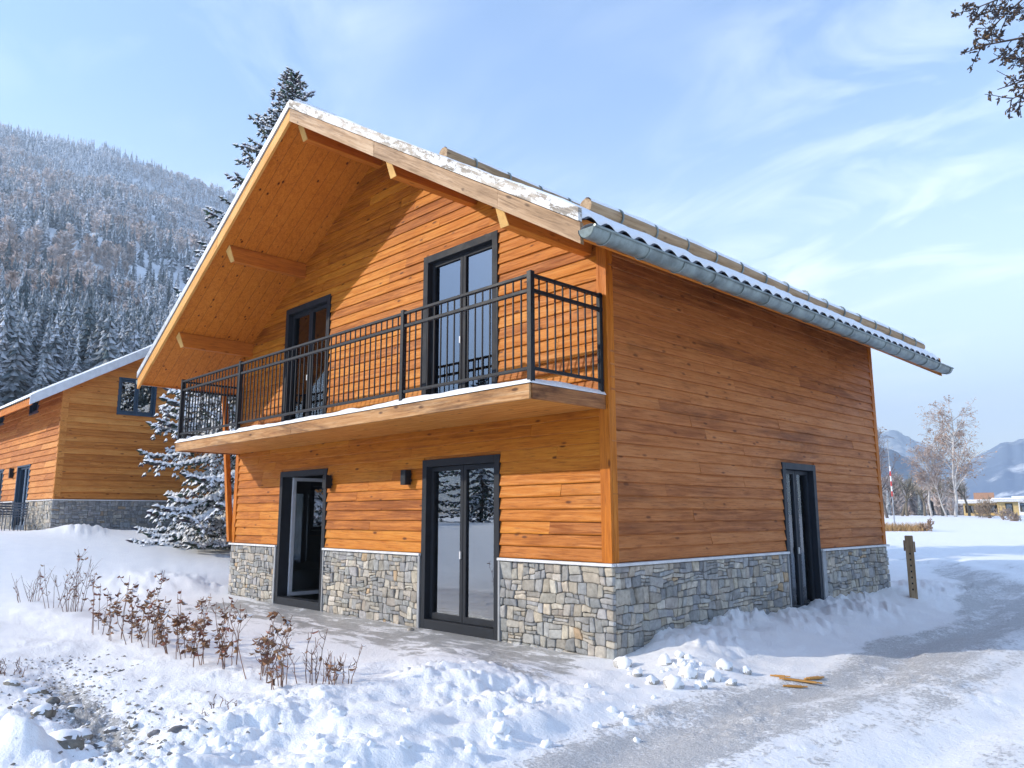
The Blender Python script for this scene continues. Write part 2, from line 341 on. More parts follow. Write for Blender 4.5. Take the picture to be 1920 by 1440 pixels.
# ------------------------------------------------------------------ ground shape
XE = lambda y: 1.55 + 0.12 * np.sin(y * 1.3) - 0.035 * np.clip(y - 4, 0, None) ** 1.9   # left edge of the driveway
def base_h(x, y):
    x = np.asarray(x, float); y = np.asarray(y, float)
    dx = x - CAM[0]; dy = y - CAM[1]; r = np.hypot(dx, dy); az = np.degrees(np.arctan2(dx, dy))
    left = 1.12 * sstep(-10.6, -20.5, x) * sstep(-30, -6, x * 0 + y - 0.0 + 4) if False else 1.12 * sstep(-10.8, -20.5, x)
    right = 1.42 * np.clip((r - 15) / 56, 0, 1) * sstep(-46, -34, az)
    return np.maximum(left, right)
def ground(x, y, fine=True):
    x = np.asarray(x, float); y = np.asarray(y, float)
    h = base_h(x, y)
    dx = x - CAM[0]; dy = y - CAM[1]; r = np.hypot(dx, dy)
    near = sstep(75, 35, r)
    e = XE(y) + 0.35 * (fbm(x * 0.9, y * 0.9, 5, 3) - 0.5)
    road = sstep(-0.15, 0.35, x - e) * sstep(46, 26, r)
    pat = sstep(-2.15, -1.55, y + 0.5 * (fbm(x * 0.8, y * 0.8, 8, 3) - 0.5)) * sstep(-9.0, -8.2, x) * sstep(0.6, -0.1, x + 0.7 * (y + 0.9)) * (y < 1)
    # wide soft undulation and wind ripples
    h = h + near * 0.10 * (fbm(x * 0.22, y * 0.22, 21, 3) - 0.5) * (1 - 0.9 * pat) * sstep(4, 12, np.hypot(x + 3, y * 0.8)) 
    soft = 0.085 * (fbm(x * 0.8, y * 0.8, 31, 3) - 0.45) + 0.05 * (fbm(x * 2.7, y * 2.7, 35, 3) - 0.5)
    far_soft = 0.35 + 0.65 * sstep(24, 10, r)
    h = h + near * far_soft * soft * (1 - 0.93 * pat) * (1 - 0.8 * road)
    # ploughed berm with broken chunks on the left of the driveway
    bx = sstep(-1.9, 0.2, x + 0.45 * (y + 3)) * sstep(0.12, -0.35, x - e) * sstep(-0.7, -2.2, y + 0.35 * x) * sstep(-6.6, -5.0, y)
    w1, i1 = worley(x * 2.3 + fbm(x * 3, y * 3, 41) * 0.6, y * 2.3, 43); w2, i2 = worley(x * 5.5, y * 5.5, 47); w3, i3 = worley(x * 12, y * 12, 49)
    dome = lambda w, q: np.clip(1 - (w / q) ** 2, 0, 1)
    w4, i4 = worley(x * 21, y * 21, 53)
    lumps = 0.030 * dome(w1, 0.62) * (i1 > 0.6) * (0.3 + i1) + 0.030 * dome(w2, 0.60) * (i2 > 0.3) * (0.3 + i2) + 0.022 * dome(w3, 0.6) * (i3 > 0.35) * (0.3 + i3) + 0.009 * dome(w4, 0.6) * (i4 > 0.4) + 0.03 * (fbm(x * 4, y * 4, 63, 4) - 0.5)
    patch = 0.25 + 0.75 * sstep(0.42, 0.62, fbm(x * 1.2 + 5, y * 1.2, 69, 3))
    lumps = lumps * patch + (1 - patch) * 0.02 * (fbm(x * 7, y * 7, 65, 4) - 0.5)
    h = h + bx * (0.12 + 0.26 * (fbm(x * 1.3, y * 1.3, 67, 3) - 0.45) + lumps * 1.15)
    # trampled snow over the foreground left, gully with rubble
    tr = sstep(-2.6, -3.6, y) * sstep(9.5, 7.5, r) * (1 - bx) + 0.35 * sstep(-2.2, -3.0, y) * sstep(-14, -9, x) * (1 - bx)
    tr = np.clip(tr, 0, 1) * (1 - road)
    h = h + tr * (0.75 * lumps + 0.03 * (fbm(x * 6, y * 6, 61, 4) - 0.5))
    gl = np.exp(-((y + 5.05 + 0.12 * x) / 0.27) ** 2) * sstep(0.3, -0.4, x) * sstep(-5.5, -2.5, x)
    h = h - 0.10 * gl + gl * 0.045 * np.clip(0.7 - w3, 0, 1)
    h = h + 0.26 * np.exp(-(((x + 0.55) / 0.35) ** 2 + ((y + 5.62) / 0.16) ** 2))
    # bank along the side wall and the corner
    sb = sstep(1.55, 0.15, x) * sstep(0.0, 1.1, y) * sstep(13, 9, y) * (x > -0.4)
    h = h + sb * (0.20 + 0.10 * (fbm(x * 1.5, y * 1.5, 71, 3) - 0.5) + 1.9 * lumps + 0.05 * (fbm(x * 5, y * 5, 73, 3) - 0.5)) + 0.14 * np.exp(-(((x - 0.85) / 0.45) ** 2 + ((y - 0.15) / 0.5) ** 2))
    # shovelled heaps left of the house and by the neighbour
    lb = np.exp(-(((x + 11.6) / 1.6) ** 2 + ((y + 0.4) / 1.0) ** 2)); h = h + lb * (0.22 + 2.2 * lumps)
    nb = np.exp(-(((x + 19.9) / 1.0) ** 2 + ((y + 0.1) / 0.8) ** 2)); h = h + nb * (0.22 + 2.0 * lumps)
    # row the shrubs stand in
    h = h + 0.07 * np.exp(-((y + 3.35) / 0.45) ** 2) * sstep(-13, -10, x) * sstep(0.4, -0.6, x)
    # wheel ruts
    for c in (2.15, 3.75): h = h - 0.05 * road * np.exp(-((x - e - (c - 1.55)) / 0.24) ** 2)
    h = h + 0.035 * road * np.exp(-((x - e - 1.35) / 0.3) ** 2) * (0.4 + fbm(x * 3, y * 1.2, 83, 3)) + road * 0.5 * (lumps - 0.012) * sstep(0.42, 0.66, fbm(x * 1.4, y * 0.8, 85, 3))
    h = h + road * 0.012 * (fbm(x * 9, y * 9, 81, 3) - 0.5)
    return h, road, pat, e, gl, near
def gz(x, y): return float(ground(np.array([x]), np.array([y]))[0][0])

def ground_mats():
    out = {}
    for kind in ('snow_field', 'driveway', 'patio'):
        t = NT(kind); a, ch = t.tone('mask'); v = t.coord()
        n1 = t.noise(v, 26, 6, 0.7); n2 = t.noise(v, 3.2, 5, 0.65); n3 = t.noise(v, 75, 3, 0.7); n4 = t.noise(t.coord((1, 2.6, 1), rot=(0, 0, 0.5)), 1.7, 6, 0.68, 0.6)
        big = t.noise(v, 0.8, 3, 0.55)
        snow = t.mix(t.rng(n2, 0.3, 0.7), (0.90, 0.90, 0.905), (0.94, 0.938, 0.93))
        grav = t.ramp(n3, [(0.34, (0.10, 0.095, 0.09)), (0.5, (0.33, 0.315, 0.30)), (0.66, (0.66, 0.65, 0.64))])
        # red: gravel showing through, green: wet paving, blue: rubble
        gm = t.math('ADD', ch['Red'], t.math('ADD', t.math('MULTIPLY', t.math('SUBTRACT', n1, 0.5), 2.2), t.math('ADD', t.math('MULTIPLY', t.math('SUBTRACT', n4, 0.5), 0.7), t.math('MULTIPLY', t.math('SUBTRACT', n2, 0.5), 1.0))))
        rut = t.noise(t.coord((2.6, 0.30, 1)), 1.0, 5, 0.6, 0.4)
        gm = t.math('ADD', gm, t.math('MULTIPLY', t.math('SUBTRACT', rut, 0.5), 1.5))
        gm = t.math('MULTIPLY', t.rng(gm, 0.42, 0.86), t.rng(ch['Red'], 0.0, 0.2))
        c = t.mix(t.math('MULTIPLY', gm, 0.60), snow, grav)
        pav = t.ramp(t.noise(v, 11, 5, 0.6), [(0.35, (0.27, 0.27, 0.26)), (0.65, (0.46, 0.455, 0.435))])
        pm = t.math('ADD', ch['Green'], t.math('ADD', t.math('MULTIPLY', t.math('SUBTRACT', n4, 0.5), 3.4), t.math('MULTIPLY', t.math('SUBTRACT', n1, 0.5), 0.8)))
        pm = t.math('MULTIPLY', t.rng(pm, 0.55, 1.0), t.rng(ch['Green'], 0.0, 0.25))
        c = t.mix(t.math('MULTIPLY', pm, 0.85), c, pav)
        rm = t.math('MULTIPLY', t.rng(t.math('ADD', ch['Blue'], t.math('MULTIPLY', t.math('SUBTRACT', n1, 0.5), 1.6)), 0.55, 0.8), t.rng(ch['Blue'], 0.0, 0.2))
        c = t.mix(t.math('MULTIPLY', rm, 0.8), c, t.ramp(n3, [(0.35, (0.09, 0.085, 0.075)), (0.65, (0.4, 0.37, 0.32))]))
        hh = t.math('ADD', t.math('MULTIPLY', n1, 0.8), t.math('MULTIPLY', n3, t.rng(gm, 0, 1, 0.3, 1.0)))
        t.bump(hh, 0.7, 0.03)
        ro = t.math('SUBTRACT', 0.72, t.math('MULTIPLY', pm, 0.42))
        t.b.inputs['Specular IOR Level'].default_value = 0.3
        out[kind] = t.set(Base_Color=c, Roughness=ro)
    return out
def build_ground():
    azd = np.concatenate([np.arange(-180, -92, 4.0), np.arange(-92, 4, 0.14), np.arange(4, 180.1, 4.0)])
    rr = [0.3, 1.2, 2.4, 3.4]; r = 4.1
    while r < 46: rr.append(r); r += max(0.012, min(0.0011 * r * r, 0.5)) if r > 5 else 0.03
    while r < 3200: rr.append(r); r *= 1.07
    rr = np.array(rr); A, R = np.meshgrid(np.radians(azd), rr, indexing='ij')
    X = CAM[0] + R * np.sin(A); Y = CAM[1] + R * np.cos(A)
    h, road, pat, e, gl, near = ground(X, Y)
    side = X - e
    band = 0.60 * sstep(-0.2, 0.25, side) * sstep(2.1, 0.9, side) + 0.30 * np.exp(-((side - 2.9) / 0.6) ** 2) + 0.24
    red = road * band * (0.75 + 0.5 * fbm(X * 0.5, Y * 0.5, 3, 3)) * sstep(34, 16, R)
    # gravel mixed in the lower right corner of the berm
    green = pat * np.clip(0.98 - 0.62 * sstep(-0.7, -2.0, Y), 0, 1)
    blue = np.clip(gl * 0.75, 0, 1) + 0.28 * sstep(-4.0, -4.6, Y) * sstep(0.8, 0, X) * sstep(9, 7, R) * fbm(X * 2, Y * 2, 9, 2)
    mask = np.stack([red, green, blue], -1).reshape(-1, 3)
    m, n = X.shape; i = np.arange(m - 1)[:, None] * n; j = np.arange(n - 1)[None]
    F = np.stack([i + j, i + n + j, i + n + j + 1, i + j + 1], -1).reshape(-1, 4)[:, ::-1]
    rf = road.ravel()[F].mean(1) > 0.5; pf = (pat.ravel()[F].mean(1) > 0.5) & ~rf
    V = np.stack([X, Y, h], -1).reshape(-1, 3); mats = ground_mats()
    for nm, sel in (('snow_field', ~rf & ~pf), ('driveway', rf), ('patio', pf)):
        f = F[sel]; used = np.unique(f); re = np.full(len(V), -1); re[used] = np.arange(len(used))
        mb = MB(); mb.add(V[used], re[f]); o = mb.build(nm, mats[nm], None, True, pattr=mask[used]); tag(o, kind='structure')
    o.data.update()
build_ground()

# ------------------------------------------------------------------ house builder (local frame: gable wall on y=0 facing -y, x from -L to 0)
SLOPE = 0.6
class Frame:
    """a wall plane: u along the wall, n out of it, z up"""
    def __init__(s, o, u, n): s.o = np.array(o, float); s.u = np.array(u, float); s.n = np.array(n, float); s.flip = np.cross(s.u, [0, 0, 1]) @ s.n < 0
    def __call__(s, u, n, z):
        u, n, z = np.broadcast_arrays(np.asarray(u, float), np.asarray(n, float), np.asarray(z, float))
        return s.o + u[..., None] * s.u + n[..., None] * s.n + z[..., None] * np.array([0, 0, 1.0])
    def box(s, mb, u0, u1, n0, n1, z0, z1, col=(0.5, 0.5, 0.5)):
        a = s(u0, n0, z0); b = s(u1, n1, z1); return mb.box(a, b, col)
def gaps(u0, u1, cuts):
    out = [(u0, u1)]
    for a, b in cuts:
        nx = []
        for p, q in out:
            if b <= p or a >= q: nx.append((p, q)); continue
            if a > p: nx.append((p, a))
            if b < q: nx.append((b, q))
        out = nx
    return [g for g in out if g[1] - g[0] > 0.02]
def siding(F, u0, u1, z0, z1, ops, lim, step, r, seg=0.3, lip=0.033):
    mb = MB(); z = z0
    while z < z1 - 0.02:
        zt = min(z + step, z1); zc = (z + zt) / 2
        cuts = [(o[0], o[1]) for o in ops if o[2] < zc < o[3]]
        for a, b in gaps(max(u0, lim(z)[0]), min(u1, lim(z)[1]), cuts):
            p = a + 0.0
            joints = []; q = a + r.uniform(0.8, 4.0)
            while q < b - 0.5: joints.append(q); q += r.uniform(2.0, 4.6)
            ends = [a] + joints + [b]
            for p, q in zip(ends[:-1], ends[1:]):
                n = max(2, int((q - p) / seg) + 1); us = np.linspace(p + 0.0015, q - 0.0015, n)
                wob = (fbm(us * 1.3 + r.uniform(0, 99), us * 0 + z * 7, 3, 3) - 0.5) * 0.022; out = lip + r.uniform(-0.004, 0.005) + (vnoise(us * 0.9, us * 0 + z * 31, 5) - 0.5) * 0.008
                lo = z + wob * 0.6; hi = np.full(n, zt + 0.012)
                def cl(uu, zz):
                    l = np.array([lim(k) for k in zz]); return np.clip(uu, l[:, 0], l[:, 1])
                rows = [F(cl(us, lo), 0.001, lo), F(cl(us, lo), out, lo), F(cl(us, lo), out + 0.001, lo + 0.012), F(cl(us, hi), 0.007, hi)]
                tone = r.random(3)
                G = np.array(rows)
                if not F.flip: G = G[::-1]
                mb.grid(G, tone)
                for k in (0, -1):   # end caps
                    e = np.array([w[k] for w in rows]); mb.add(e, [(0, 1, 2, 3)], tone * 0.9)
        z += step
    return mb
def sheet(mb, F, n, u0, u1, z0, z1, ops, lim):
    zs = sorted({z0, z1, *[k for o in ops for k in o[2:4] if z0 < k < z1], *np.arange(z0, z1, 0.35)})
    for a, b in zip(zs[:-1], zs[1:]):
        zc = (a + b) / 2; cuts = [(o[0], o[1]) for o in ops if o[2] < zc < o[3]]
        for p, q in gaps(u0, u1, cuts):
            la, lb = lim(a), lim(b)
            v = [F(np.clip(p, *la), n, a), F(np.clip(q, *la), n, a), F(np.clip(q, *lb), n, b), F(np.clip(p, *lb), n, b)]
            mb.add(v, [(0, 1, 2, 3)])
def stones(F, u0, u1, z0, z1, ops, r, size=0.20, proud=0.05, pal=None):
    """irregular rubble: cells of a weighted diagram of jittered blocks, each inset and rounded"""
    mb = MB(); sd0 = int(r.integers(1000))
    pal = pal or [(0.29, 0.29, 0.28), (0.33, 0.33, 0.325), (0.24, 0.25, 0.26), (0.42, 0.37, 0.30), (0.48, 0.41, 0.31), (0.38, 0.345, 0.29), (0.32, 0.315, 0.30), (0.52, 0.47, 0.39), (0.46, 0.30, 0.15)]
    wts = np.array([4, 4, 2.5, 4, 3.4, 4, 3.5, 2.4, 0.5]); wts /= wts.sum(); J = 0.0035
    wav = lambda u, k: (vnoise(np.asarray(u) * 3.1 + 17.3 * k, np.asarray(u) * 0 + sd0, 61) - 0.5) * 0.055 + (vnoise(np.asarray(u) * 9 + 5.1 * k, np.asarray(u) * 0 + sd0, 63) - 0.5) * 0.022
    zs = [z0]
    while zs[-1] < z1 - 0.08: zs.append(zs[-1] + r.uniform(0.085, 0.165))
    zs[-1] = z1; cells = []
    for i in range(len(zs) - 1):
        zb = lambda u, i=i: zs[i] + (wav(u, i) if i else 0 * np.asarray(u)); zt = lambda u, i=i: zs[i + 1] + (wav(u, i + 1) if i + 2 < len(zs) else 0 * np.asarray(u)); hh = zs[i + 1] - zs[i]
        u = u0; lean = 0.0
        while u < u1 - 0.01:
            w = r.uniform(0.08, 0.27); v_ = u + w; l2 = r.uniform(-0.03, 0.03)
            if u1 - v_ < 0.08: v_ = u1; l2 = 0.0
            # a bay of the course: one stone, or two to three thin ones with their own upright joints
            n = 1 if (hh < 0.11 and w < 0.2) or (hh < 0.16 and w < 0.17) else int(r.choice([1, 2, 2, 3])) if hh > 0.125 else int(r.choice([1, 2, 2]))
            fr = np.concatenate([[0], np.sort(np.clip((np.arange(1, n) + r.uniform(-0.28, 0.28, n - 1)) / n, 0.15, 0.85)), [1]]); tl = r.uniform(-0.16, 0.16, n + 1) * (n > 1); tl[0] = tl[-1] = 0
            for k in range(n):
                cut = [0.0, 1.0] if (v_ - u) < 0.16 or r.random() < 0.5 else [0.0, r.uniform(0.35, 0.65), 1.0]
                for c0, c1 in zip(cut[:-1], cut[1:]):
                    j0 = r.uniform(-0.05, 0.05) if c0 > 0 else 0; bot = []; top = []
                    for q in np.linspace(c0, c1, 4):
                        fb = fr[k] + tl[k] * (q - 0.5); ft_ = fr[k + 1] + tl[k + 1] * (q - 0.5)
                        for f_, lst in ((fb, bot), (ft_, top)):
                            uu = u + lean * (f_ - 0.5) + q * (v_ - u + (l2 - lean) * (f_ - 0.5)); uu = min(max(uu, u0), u1); lst.append((uu, float(zb(uu) + f_ * (zt(uu) - zb(uu)))))
                    cells.append(bot + top[::-1])
            u = v_; lean = l2
    for poly in cells:
        Q0 = np.array(poly); cc = Q0.mean(0); ex = Q0.max(0) - Q0.min(0)
        if min(ex) < 0.025: continue
        Q0 = cc + (Q0 - cc) * (1 - 2 * J / ex); Q0 = Q0 + r.normal(0, 0.0022, Q0.shape); Q0[:, 0] = np.clip(Q0[:, 0], u0, u1); Q0[:, 1] = np.clip(Q0[:, 1], z0, z1); poly = Q0
        Q = np.array(poly); keep = np.linalg.norm(Q - np.roll(Q, 1, 0), axis=1) > 0.008; Q = Q[keep]
        if len(Q) < 3: continue
        for _ in range(1):   # cut the corners
            nxt = np.roll(Q, -1, 0); Q = np.stack([Q * 0.84 + nxt * 0.16, Q * 0.16 + nxt * 0.84], 1).reshape(-1, 2)
        c = Q.mean(0); ext = Q.max(0) - Q.min(0)
        if min(ext) < 0.02: continue
        m = len(Q); h = proud * r.uniform(0.7, 1.15); tu, tz = r.normal(0, 0.07, 2)
        rad = np.linalg.norm(Q - c, axis=1)[:, None]
        rings = []
        for f, dep in ((0.0, 0.0), (0.001, h * 0.80), (0.005, h * 0.96), (0.016, h)):
            q = Q - (Q - c) / np.maximum(rad, 1e-4) * np.minimum(f, rad * 0.7)
            nn = dep + ((q[:, 0] - c[0]) * tu + (q[:, 1] - c[1]) * tz) * (dep / h) + (vnoise(q[:, 0] * 30, q[:, 1] * 30, 3) - 0.5) * 0.006 * (dep > 0)
            rings.append(F(q[:, 0], nn, q[:, 1]))
        V = np.concatenate(rings + [F(c[0], h * 1.02, c[1])[None]]); fs = []
        tone = (np.array(pal[r.choice(len(pal), p=wts)]) * 0.72 + np.array((0.345, 0.33, 0.30)) * 0.28) * r.uniform(0.85, 1.35) * (1 + r.normal(0, 0.008, 3)); k = np.arange(m); kn = (k + 1) % m
        for a in range(3): fs.append(np.stack([a * m + k, a * m + kn, (a + 1) * m + kn, (a + 1) * m + k], 1))
        fq = np.concatenate(fs); ft = np.stack([3 * m + k, 3 * m + kn, np.full(m, 4 * m)], 1)
        if not F.flip: pass
        else: fq = fq[:, ::-1]; ft = ft[:, ::-1]
        b = mb.n; mb.add(V, fq, tone); mb.F.append(ft + b); mb.C.append(np.tile(tone, (m, 1)))
    return mb

def opening(parent, F, u0, u1, z0, z1, name, frame, glass, leaves=2, open_leaf=False, casing=0.10, sill=0.10, proud=0.045, depth=0.14, handle=True, label=None):
    """casing, leaves (sash > glass), handle; returns the door / window part"""
    mb = MB(); c = casing
    F.box(mb, u0, u0 + c, -depth, proud, z0, z1); F.box(mb, u1 - c, u1, -depth, proud, z0, z1)
    F.box(mb, u0 + c, u1 - c, -depth, proud, z1 - c, z1); F.box(mb, u0 + c, u1 - c, -depth, proud, z0, z0 + sill)
    root = mb.build(name, M[frame], parent, bevel=0.004)
    if label: root['label'] = label
    w = (u1 - u0 - 2 * c) / leaves; st = 0.065; zb, zt = z0 + sill, z1 - c
    for i in range(leaves):
        a = u0 + c + i * w; b = a + w; s = MB(); g = MB()
        if not open_leaf:
            n0, n1 = -0.11, -0.045
            F.box(s, a + 0.004, a + st, n0, n1, zb + 0.004, zt - 0.004); F.box(s, b - st, b - 0.004, n0, n1, zb + 0.004, zt - 0.004)
            F.box(s, a + st, b - st, n0, n1, zb + 0.004, zb + st + 0.02); F.box(s, a + st, b - st, n0, n1, zt - st, zt - 0.004)
            F.box(g, a + st, b - st, -0.082, -0.074, zb + st + 0.02, zt - st)
        else:   # leaf swung inward by ninety degrees about its jamb
            uh = a + 0.004 if i == 0 else b - 0.06; d0 = -depth - 0.01; d1 = d0 - w
            F.box(s, uh, uh + 0.055, d0, d0 - st, zb, zt); F.box(s, uh, uh + 0.055, d1 + st, d1, zb, zt)
            F.box(s, uh, uh + 0.055, d0 - st, d1 + st, zb, zb + st); F.box(s, uh, uh + 0.055, d0 - st, d1 + st, zt - st, zt)
            F.box(g, uh + 0.024, uh + 0.031, d0 - st, d1 + st, zb + st, zt - st)
        so = s.build('sash', M['white_metal'] if open_leaf else M[frame], root, bevel=0.003); g.build('glass', M['glass_clear'] if open_leaf else M[glass], root)
    if handle and not open_leaf:
        hm = MB(); um = u0 + c + w - 0.035; F.box(hm, um - 0.012, um + 0.012, -0.045, -0.02, (zb + zt) / 2 - 0.22, (zb + zt) / 2 - 0.12)
        hm.build('handle', M['handle'], root, bevel=0.003)
    return root
def curtain(F, u0, u1, z0, z1, n, label, mat='curtain', parentM=None):
    us = np.linspace(u0, u1, 60); rows = []
    for z in np.linspace(z0, z1, 8): rows.append(F(us, n + 0.035 * np.sin(us * 42 + 0.5 * np.sin(us * 9)) * (1.1 - 0.3 * (z - z0) / (z1 - z0)), z + us * 0))
    mb = MB(); mb.grid(np.array(rows)); G = np.array(rows)
    mb.grid(G[::-1] + F.n * 0.006)
    o = mb.build('curtain', M[mat], None, True)
    if parentM is not None: o.matrix_world = parentM
    return tag(o, label, 'curtain')

L, D = 9.64, 7.97; ZA = 7.70     # soffit height over the ridge line
def soffit_z(x): return ZA - SLOPE * abs(x + L / 2)
def lim_gable(z): 
    k = (ZA - z) / SLOPE; return (max(-L, -L / 2 - k), min(0.0, -L / 2 + k)) if k > 0 else (-L / 2, -L / 2)
nolim = lambda z: (-1e9, 1e9)

def roof(root, ovf, ovb, ovs, detailed, depth):
    """two slopes: soffit, sheet, snow, boards; local coordinates"""
    R = bpy.data.objects.new('roof', None); COL.objects.link(R); R.parent = root
    y0, y1 = -ovf, depth + ovb; xr = -L / 2; half = L / 2 + ovs
    so = MB()
    for sg in (-1, 1):
        xs = np.linspace(0, half, 12); ys = np.linspace(y0 + 0.03, y1 - 0.03, 12)
        G = np.array([[(xr + sg * a, b, ZA - SLOPE * a) for b in ys] for a in xs])
        so.grid(G if sg < 0 else G[::-1], (0.5, 0.5, 0.5))
    so.build('soffit', M['soffit'], R)
    top = ZA + 0.22
    for sg in (-1, 1):
        mb = MB(); ny = int((y1 - y0) / 0.045); ys = np.linspace(y0, y1, ny); xs = np.linspace(0.0, half + 0.06, 6)
        wave = 0.027 * np.sin(ys * 2 * math.pi / 0.27)
        G = np.array([[(xr + sg * a, b, top - SLOPE * a + w) for b, w in zip(ys, wave)] for a in xs])
        mb.grid(G if sg > 0 else G[::-1]); mb.grid((G if sg < 0 else G[::-1]) - np.array([0, 0, 0.008]))
        mb.build('roof_sheet', M['sheet'], R, True)
        # snow
        xs = np.linspace(-0.02, half + 0.035, 70); ys = np.linspace(y0 - 0.01, y1 + 0.01, 330)
        A, B = np.meshgrid(xs, ys, indexing='ij'); wv = 0.027 * np.sin(B * 2 * math.pi / 0.27)
        edge = np.minimum(sstep(0, 0.07, half + 0.035 - A), 1) * sstep(-0.01, 0.07, B - y0 + 0.02) * sstep(-0.01, 0.07, y1 + 0.02 - B)
        th = 0.085 + 0.05 * (fbm(A * 2, B * 2, 11 + sg, 4) - 0.5) + 0.015 * (fbm(A * 9, B * 9, 15, 2) - 0.5)
        zt = top - SLOPE * A + 0.022 * (1 - edge) + wv * (1 - edge) * 0.95 + edge * th * 1.0 + 0.012
        G = np.stack([xr + sg * A, B, zt], -1); sn = MB(); sn.grid(G if sg > 0 else G[::-1])
        lo = top - SLOPE * A + wv + 0.002
        for e in (G[0], G[-1], G[:, 0], G[:, -1]): pass
        for sl_ in ((slice(None), 0), (slice(None), -1), (-1, slice(None))):
            e = G[sl_]; b = np.stack([xr + sg * A[sl_], B[sl_], lo[sl_]], -1); sn.grid(np.array([e, b]))
        sn.build('snow_cover', M['snow_roof'], R, True)
    return R, y0, y1, half, top

def zslope(sg, a, off): return ZA + off - SLOPE * a
def barge(R, name, mat, sg, y, a0, a1, zlo, zhi, thick, r, step=1.4):
    """board following the slope on the gable end, in lengths"""
    mb = MB(); a = a0; xr = -L / 2
    while a < a1 - 0.01:
        b = min(a + step * r.uniform(0.85, 1.2), a1); tone = r.random(3)
        b2 = b - (0.003 if b < a1 else 0); j = r.uniform(-0.006, 0.006)
        v = []
        for yy in (y + j * 0.5, y + thick):
            for aa, off in ((a, zlo), (b2, zlo), (b2, zhi), (a, zhi)): v.append((xr + sg * aa, yy, ZA + off - SLOPE * aa))
        mb.add(v, [(0, 1, 2, 3), (7, 6, 5, 4), (0, 4, 5, 1), (1, 5, 6, 2), (2, 6, 7, 3), (3, 7, 4, 0)], tone); a = b
    return mb.build(name, M[mat], R, bevel=0.004)

def gutter(R, sg, x, z, y0, y1, mat, r):
    mb = MB(); th = np.linspace(math.pi, 2 * math.pi, 13); ys = np.arange(y0, y1 + 0.01, (y1 - y0) / 40)
    rad = 0.100
    def ring(rr): return np.stack([x + rr * np.cos(th), 0 * th, z + rr * np.sin(th)], -1)
    for rr, fl in ((rad, True), (rad - 0.006, False)):
        base = ring(rr); sag = 0.008 * (fbm(ys * 1.1, ys * 0, 3, 3) - 0.5)
        G = np.array([base + np.array([sg_, y, sg_]) for y, sg_ in zip(ys, sag)])
        mb.grid(G if fl else G[::-1])
    # rolled front lip
    mb.tube([(x + rad + 0.004, y0, z), (x + rad + 0.004, y1, z)], 0.014, 8)
    ends = []
    for y in (y0, y1):
        e = ring(rad - 0.003); e[:, 1] = y + (0.004 if y == y0 else -0.004); ends.append(e)
    g = mb.build('gutter', M[mat], R, True)
    for e in ends: cp = MB(); e2 = e + np.array([0, 0.004, 0]); cp.add(np.vstack([e, e2]), [tuple(range(13))]); cp.add(e2, [tuple(range(13))]); cp.build('gutter_end', M['dull'], g)
    n = int((y1 - y0) / 0.62)
    for k in range(n + 1):
        bk = MB()
        y = y0 + 0.25 + k * 0.62
        if y > y1: break
        e = ring(rad + 0.006); P = np.array([[p[0], y, p[2]] for p in e]); bk.tube(P, 0.007, 6); bk.build('gutter_bracket', M[mat], g, True)
    sn = MB(); ys = np.linspace(y0 + 0.02, y1 - 0.02, 160); us = np.linspace(-0.10, 0.10, 9)
    G = np.array([[(x + u, y, z + 0.0 + (0.045 + 0.03 * (vnoise(y * 4, u * 9, 3) - 0.5)) * (1 - (u / 0.10) ** 2)) for y in ys] for u in us]); sn.grid(G[::-1])
    sn.build('gutter_snow', M['snow_roof'], g, True)
    return g

def house_shell(root, r, front_ops, right_ops, left_ops, sx, sy, step=0.152, detail=True, depth=D):
    FF = Frame((0, 0, 0), (1, 0, 0), (0, -1, 0)); FR = Frame((0, 0, 0), (0, 1, 0), (1, 0, 0)); FL = Frame((-L, 0, 0), (0, 1, 0), (-1, 0, 0)); FB = Frame((0, depth, 0), (1, 0, 0), (0, 1, 0))
    walls = ((FF, -L, 0, front_ops, lim_gable, ZA, sx), (FR, 0, depth, right_ops, nolim, soffit_z(0), sy), (FL, 0, depth, left_ops, nolim, soffit_z(0), sy), (FB, -L, 0, [], lim_gable, ZA, sx))
    for F, a, b, ops, lim, ztop, mat in walls:
        seen = F is FF or (F is FR and right_ops is not None) or (F is FL and left_ops is not None)
        ops = ops or []
        if seen and (detail or F is not FB):
            mb = siding(F, a, b, 1.045, ztop - 0.01, ops, lim, step, r, lip=0.033 if detail else 0.05)
        else: mb = MB()
        sheet(mb, F, 0.0, a, b, 0.0, ztop, ops, lim); mb.build('wall', M[mat], root)
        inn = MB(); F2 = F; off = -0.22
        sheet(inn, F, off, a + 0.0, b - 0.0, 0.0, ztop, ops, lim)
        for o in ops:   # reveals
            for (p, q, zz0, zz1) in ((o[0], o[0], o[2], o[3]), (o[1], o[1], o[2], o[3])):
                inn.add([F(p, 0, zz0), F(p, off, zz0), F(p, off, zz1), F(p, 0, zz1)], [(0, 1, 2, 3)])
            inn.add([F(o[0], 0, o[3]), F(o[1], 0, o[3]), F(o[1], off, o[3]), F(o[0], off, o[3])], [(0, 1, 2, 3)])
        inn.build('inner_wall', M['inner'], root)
    fl = MB(); e = 0.225
    fl.box((-L + e, e, -0.02), (-e, depth - e, 0.03)); fl.build('floor', M['innerfloor'], root)
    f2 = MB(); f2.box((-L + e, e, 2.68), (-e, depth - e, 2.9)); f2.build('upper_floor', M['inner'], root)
    return FF, FR, FL, FB

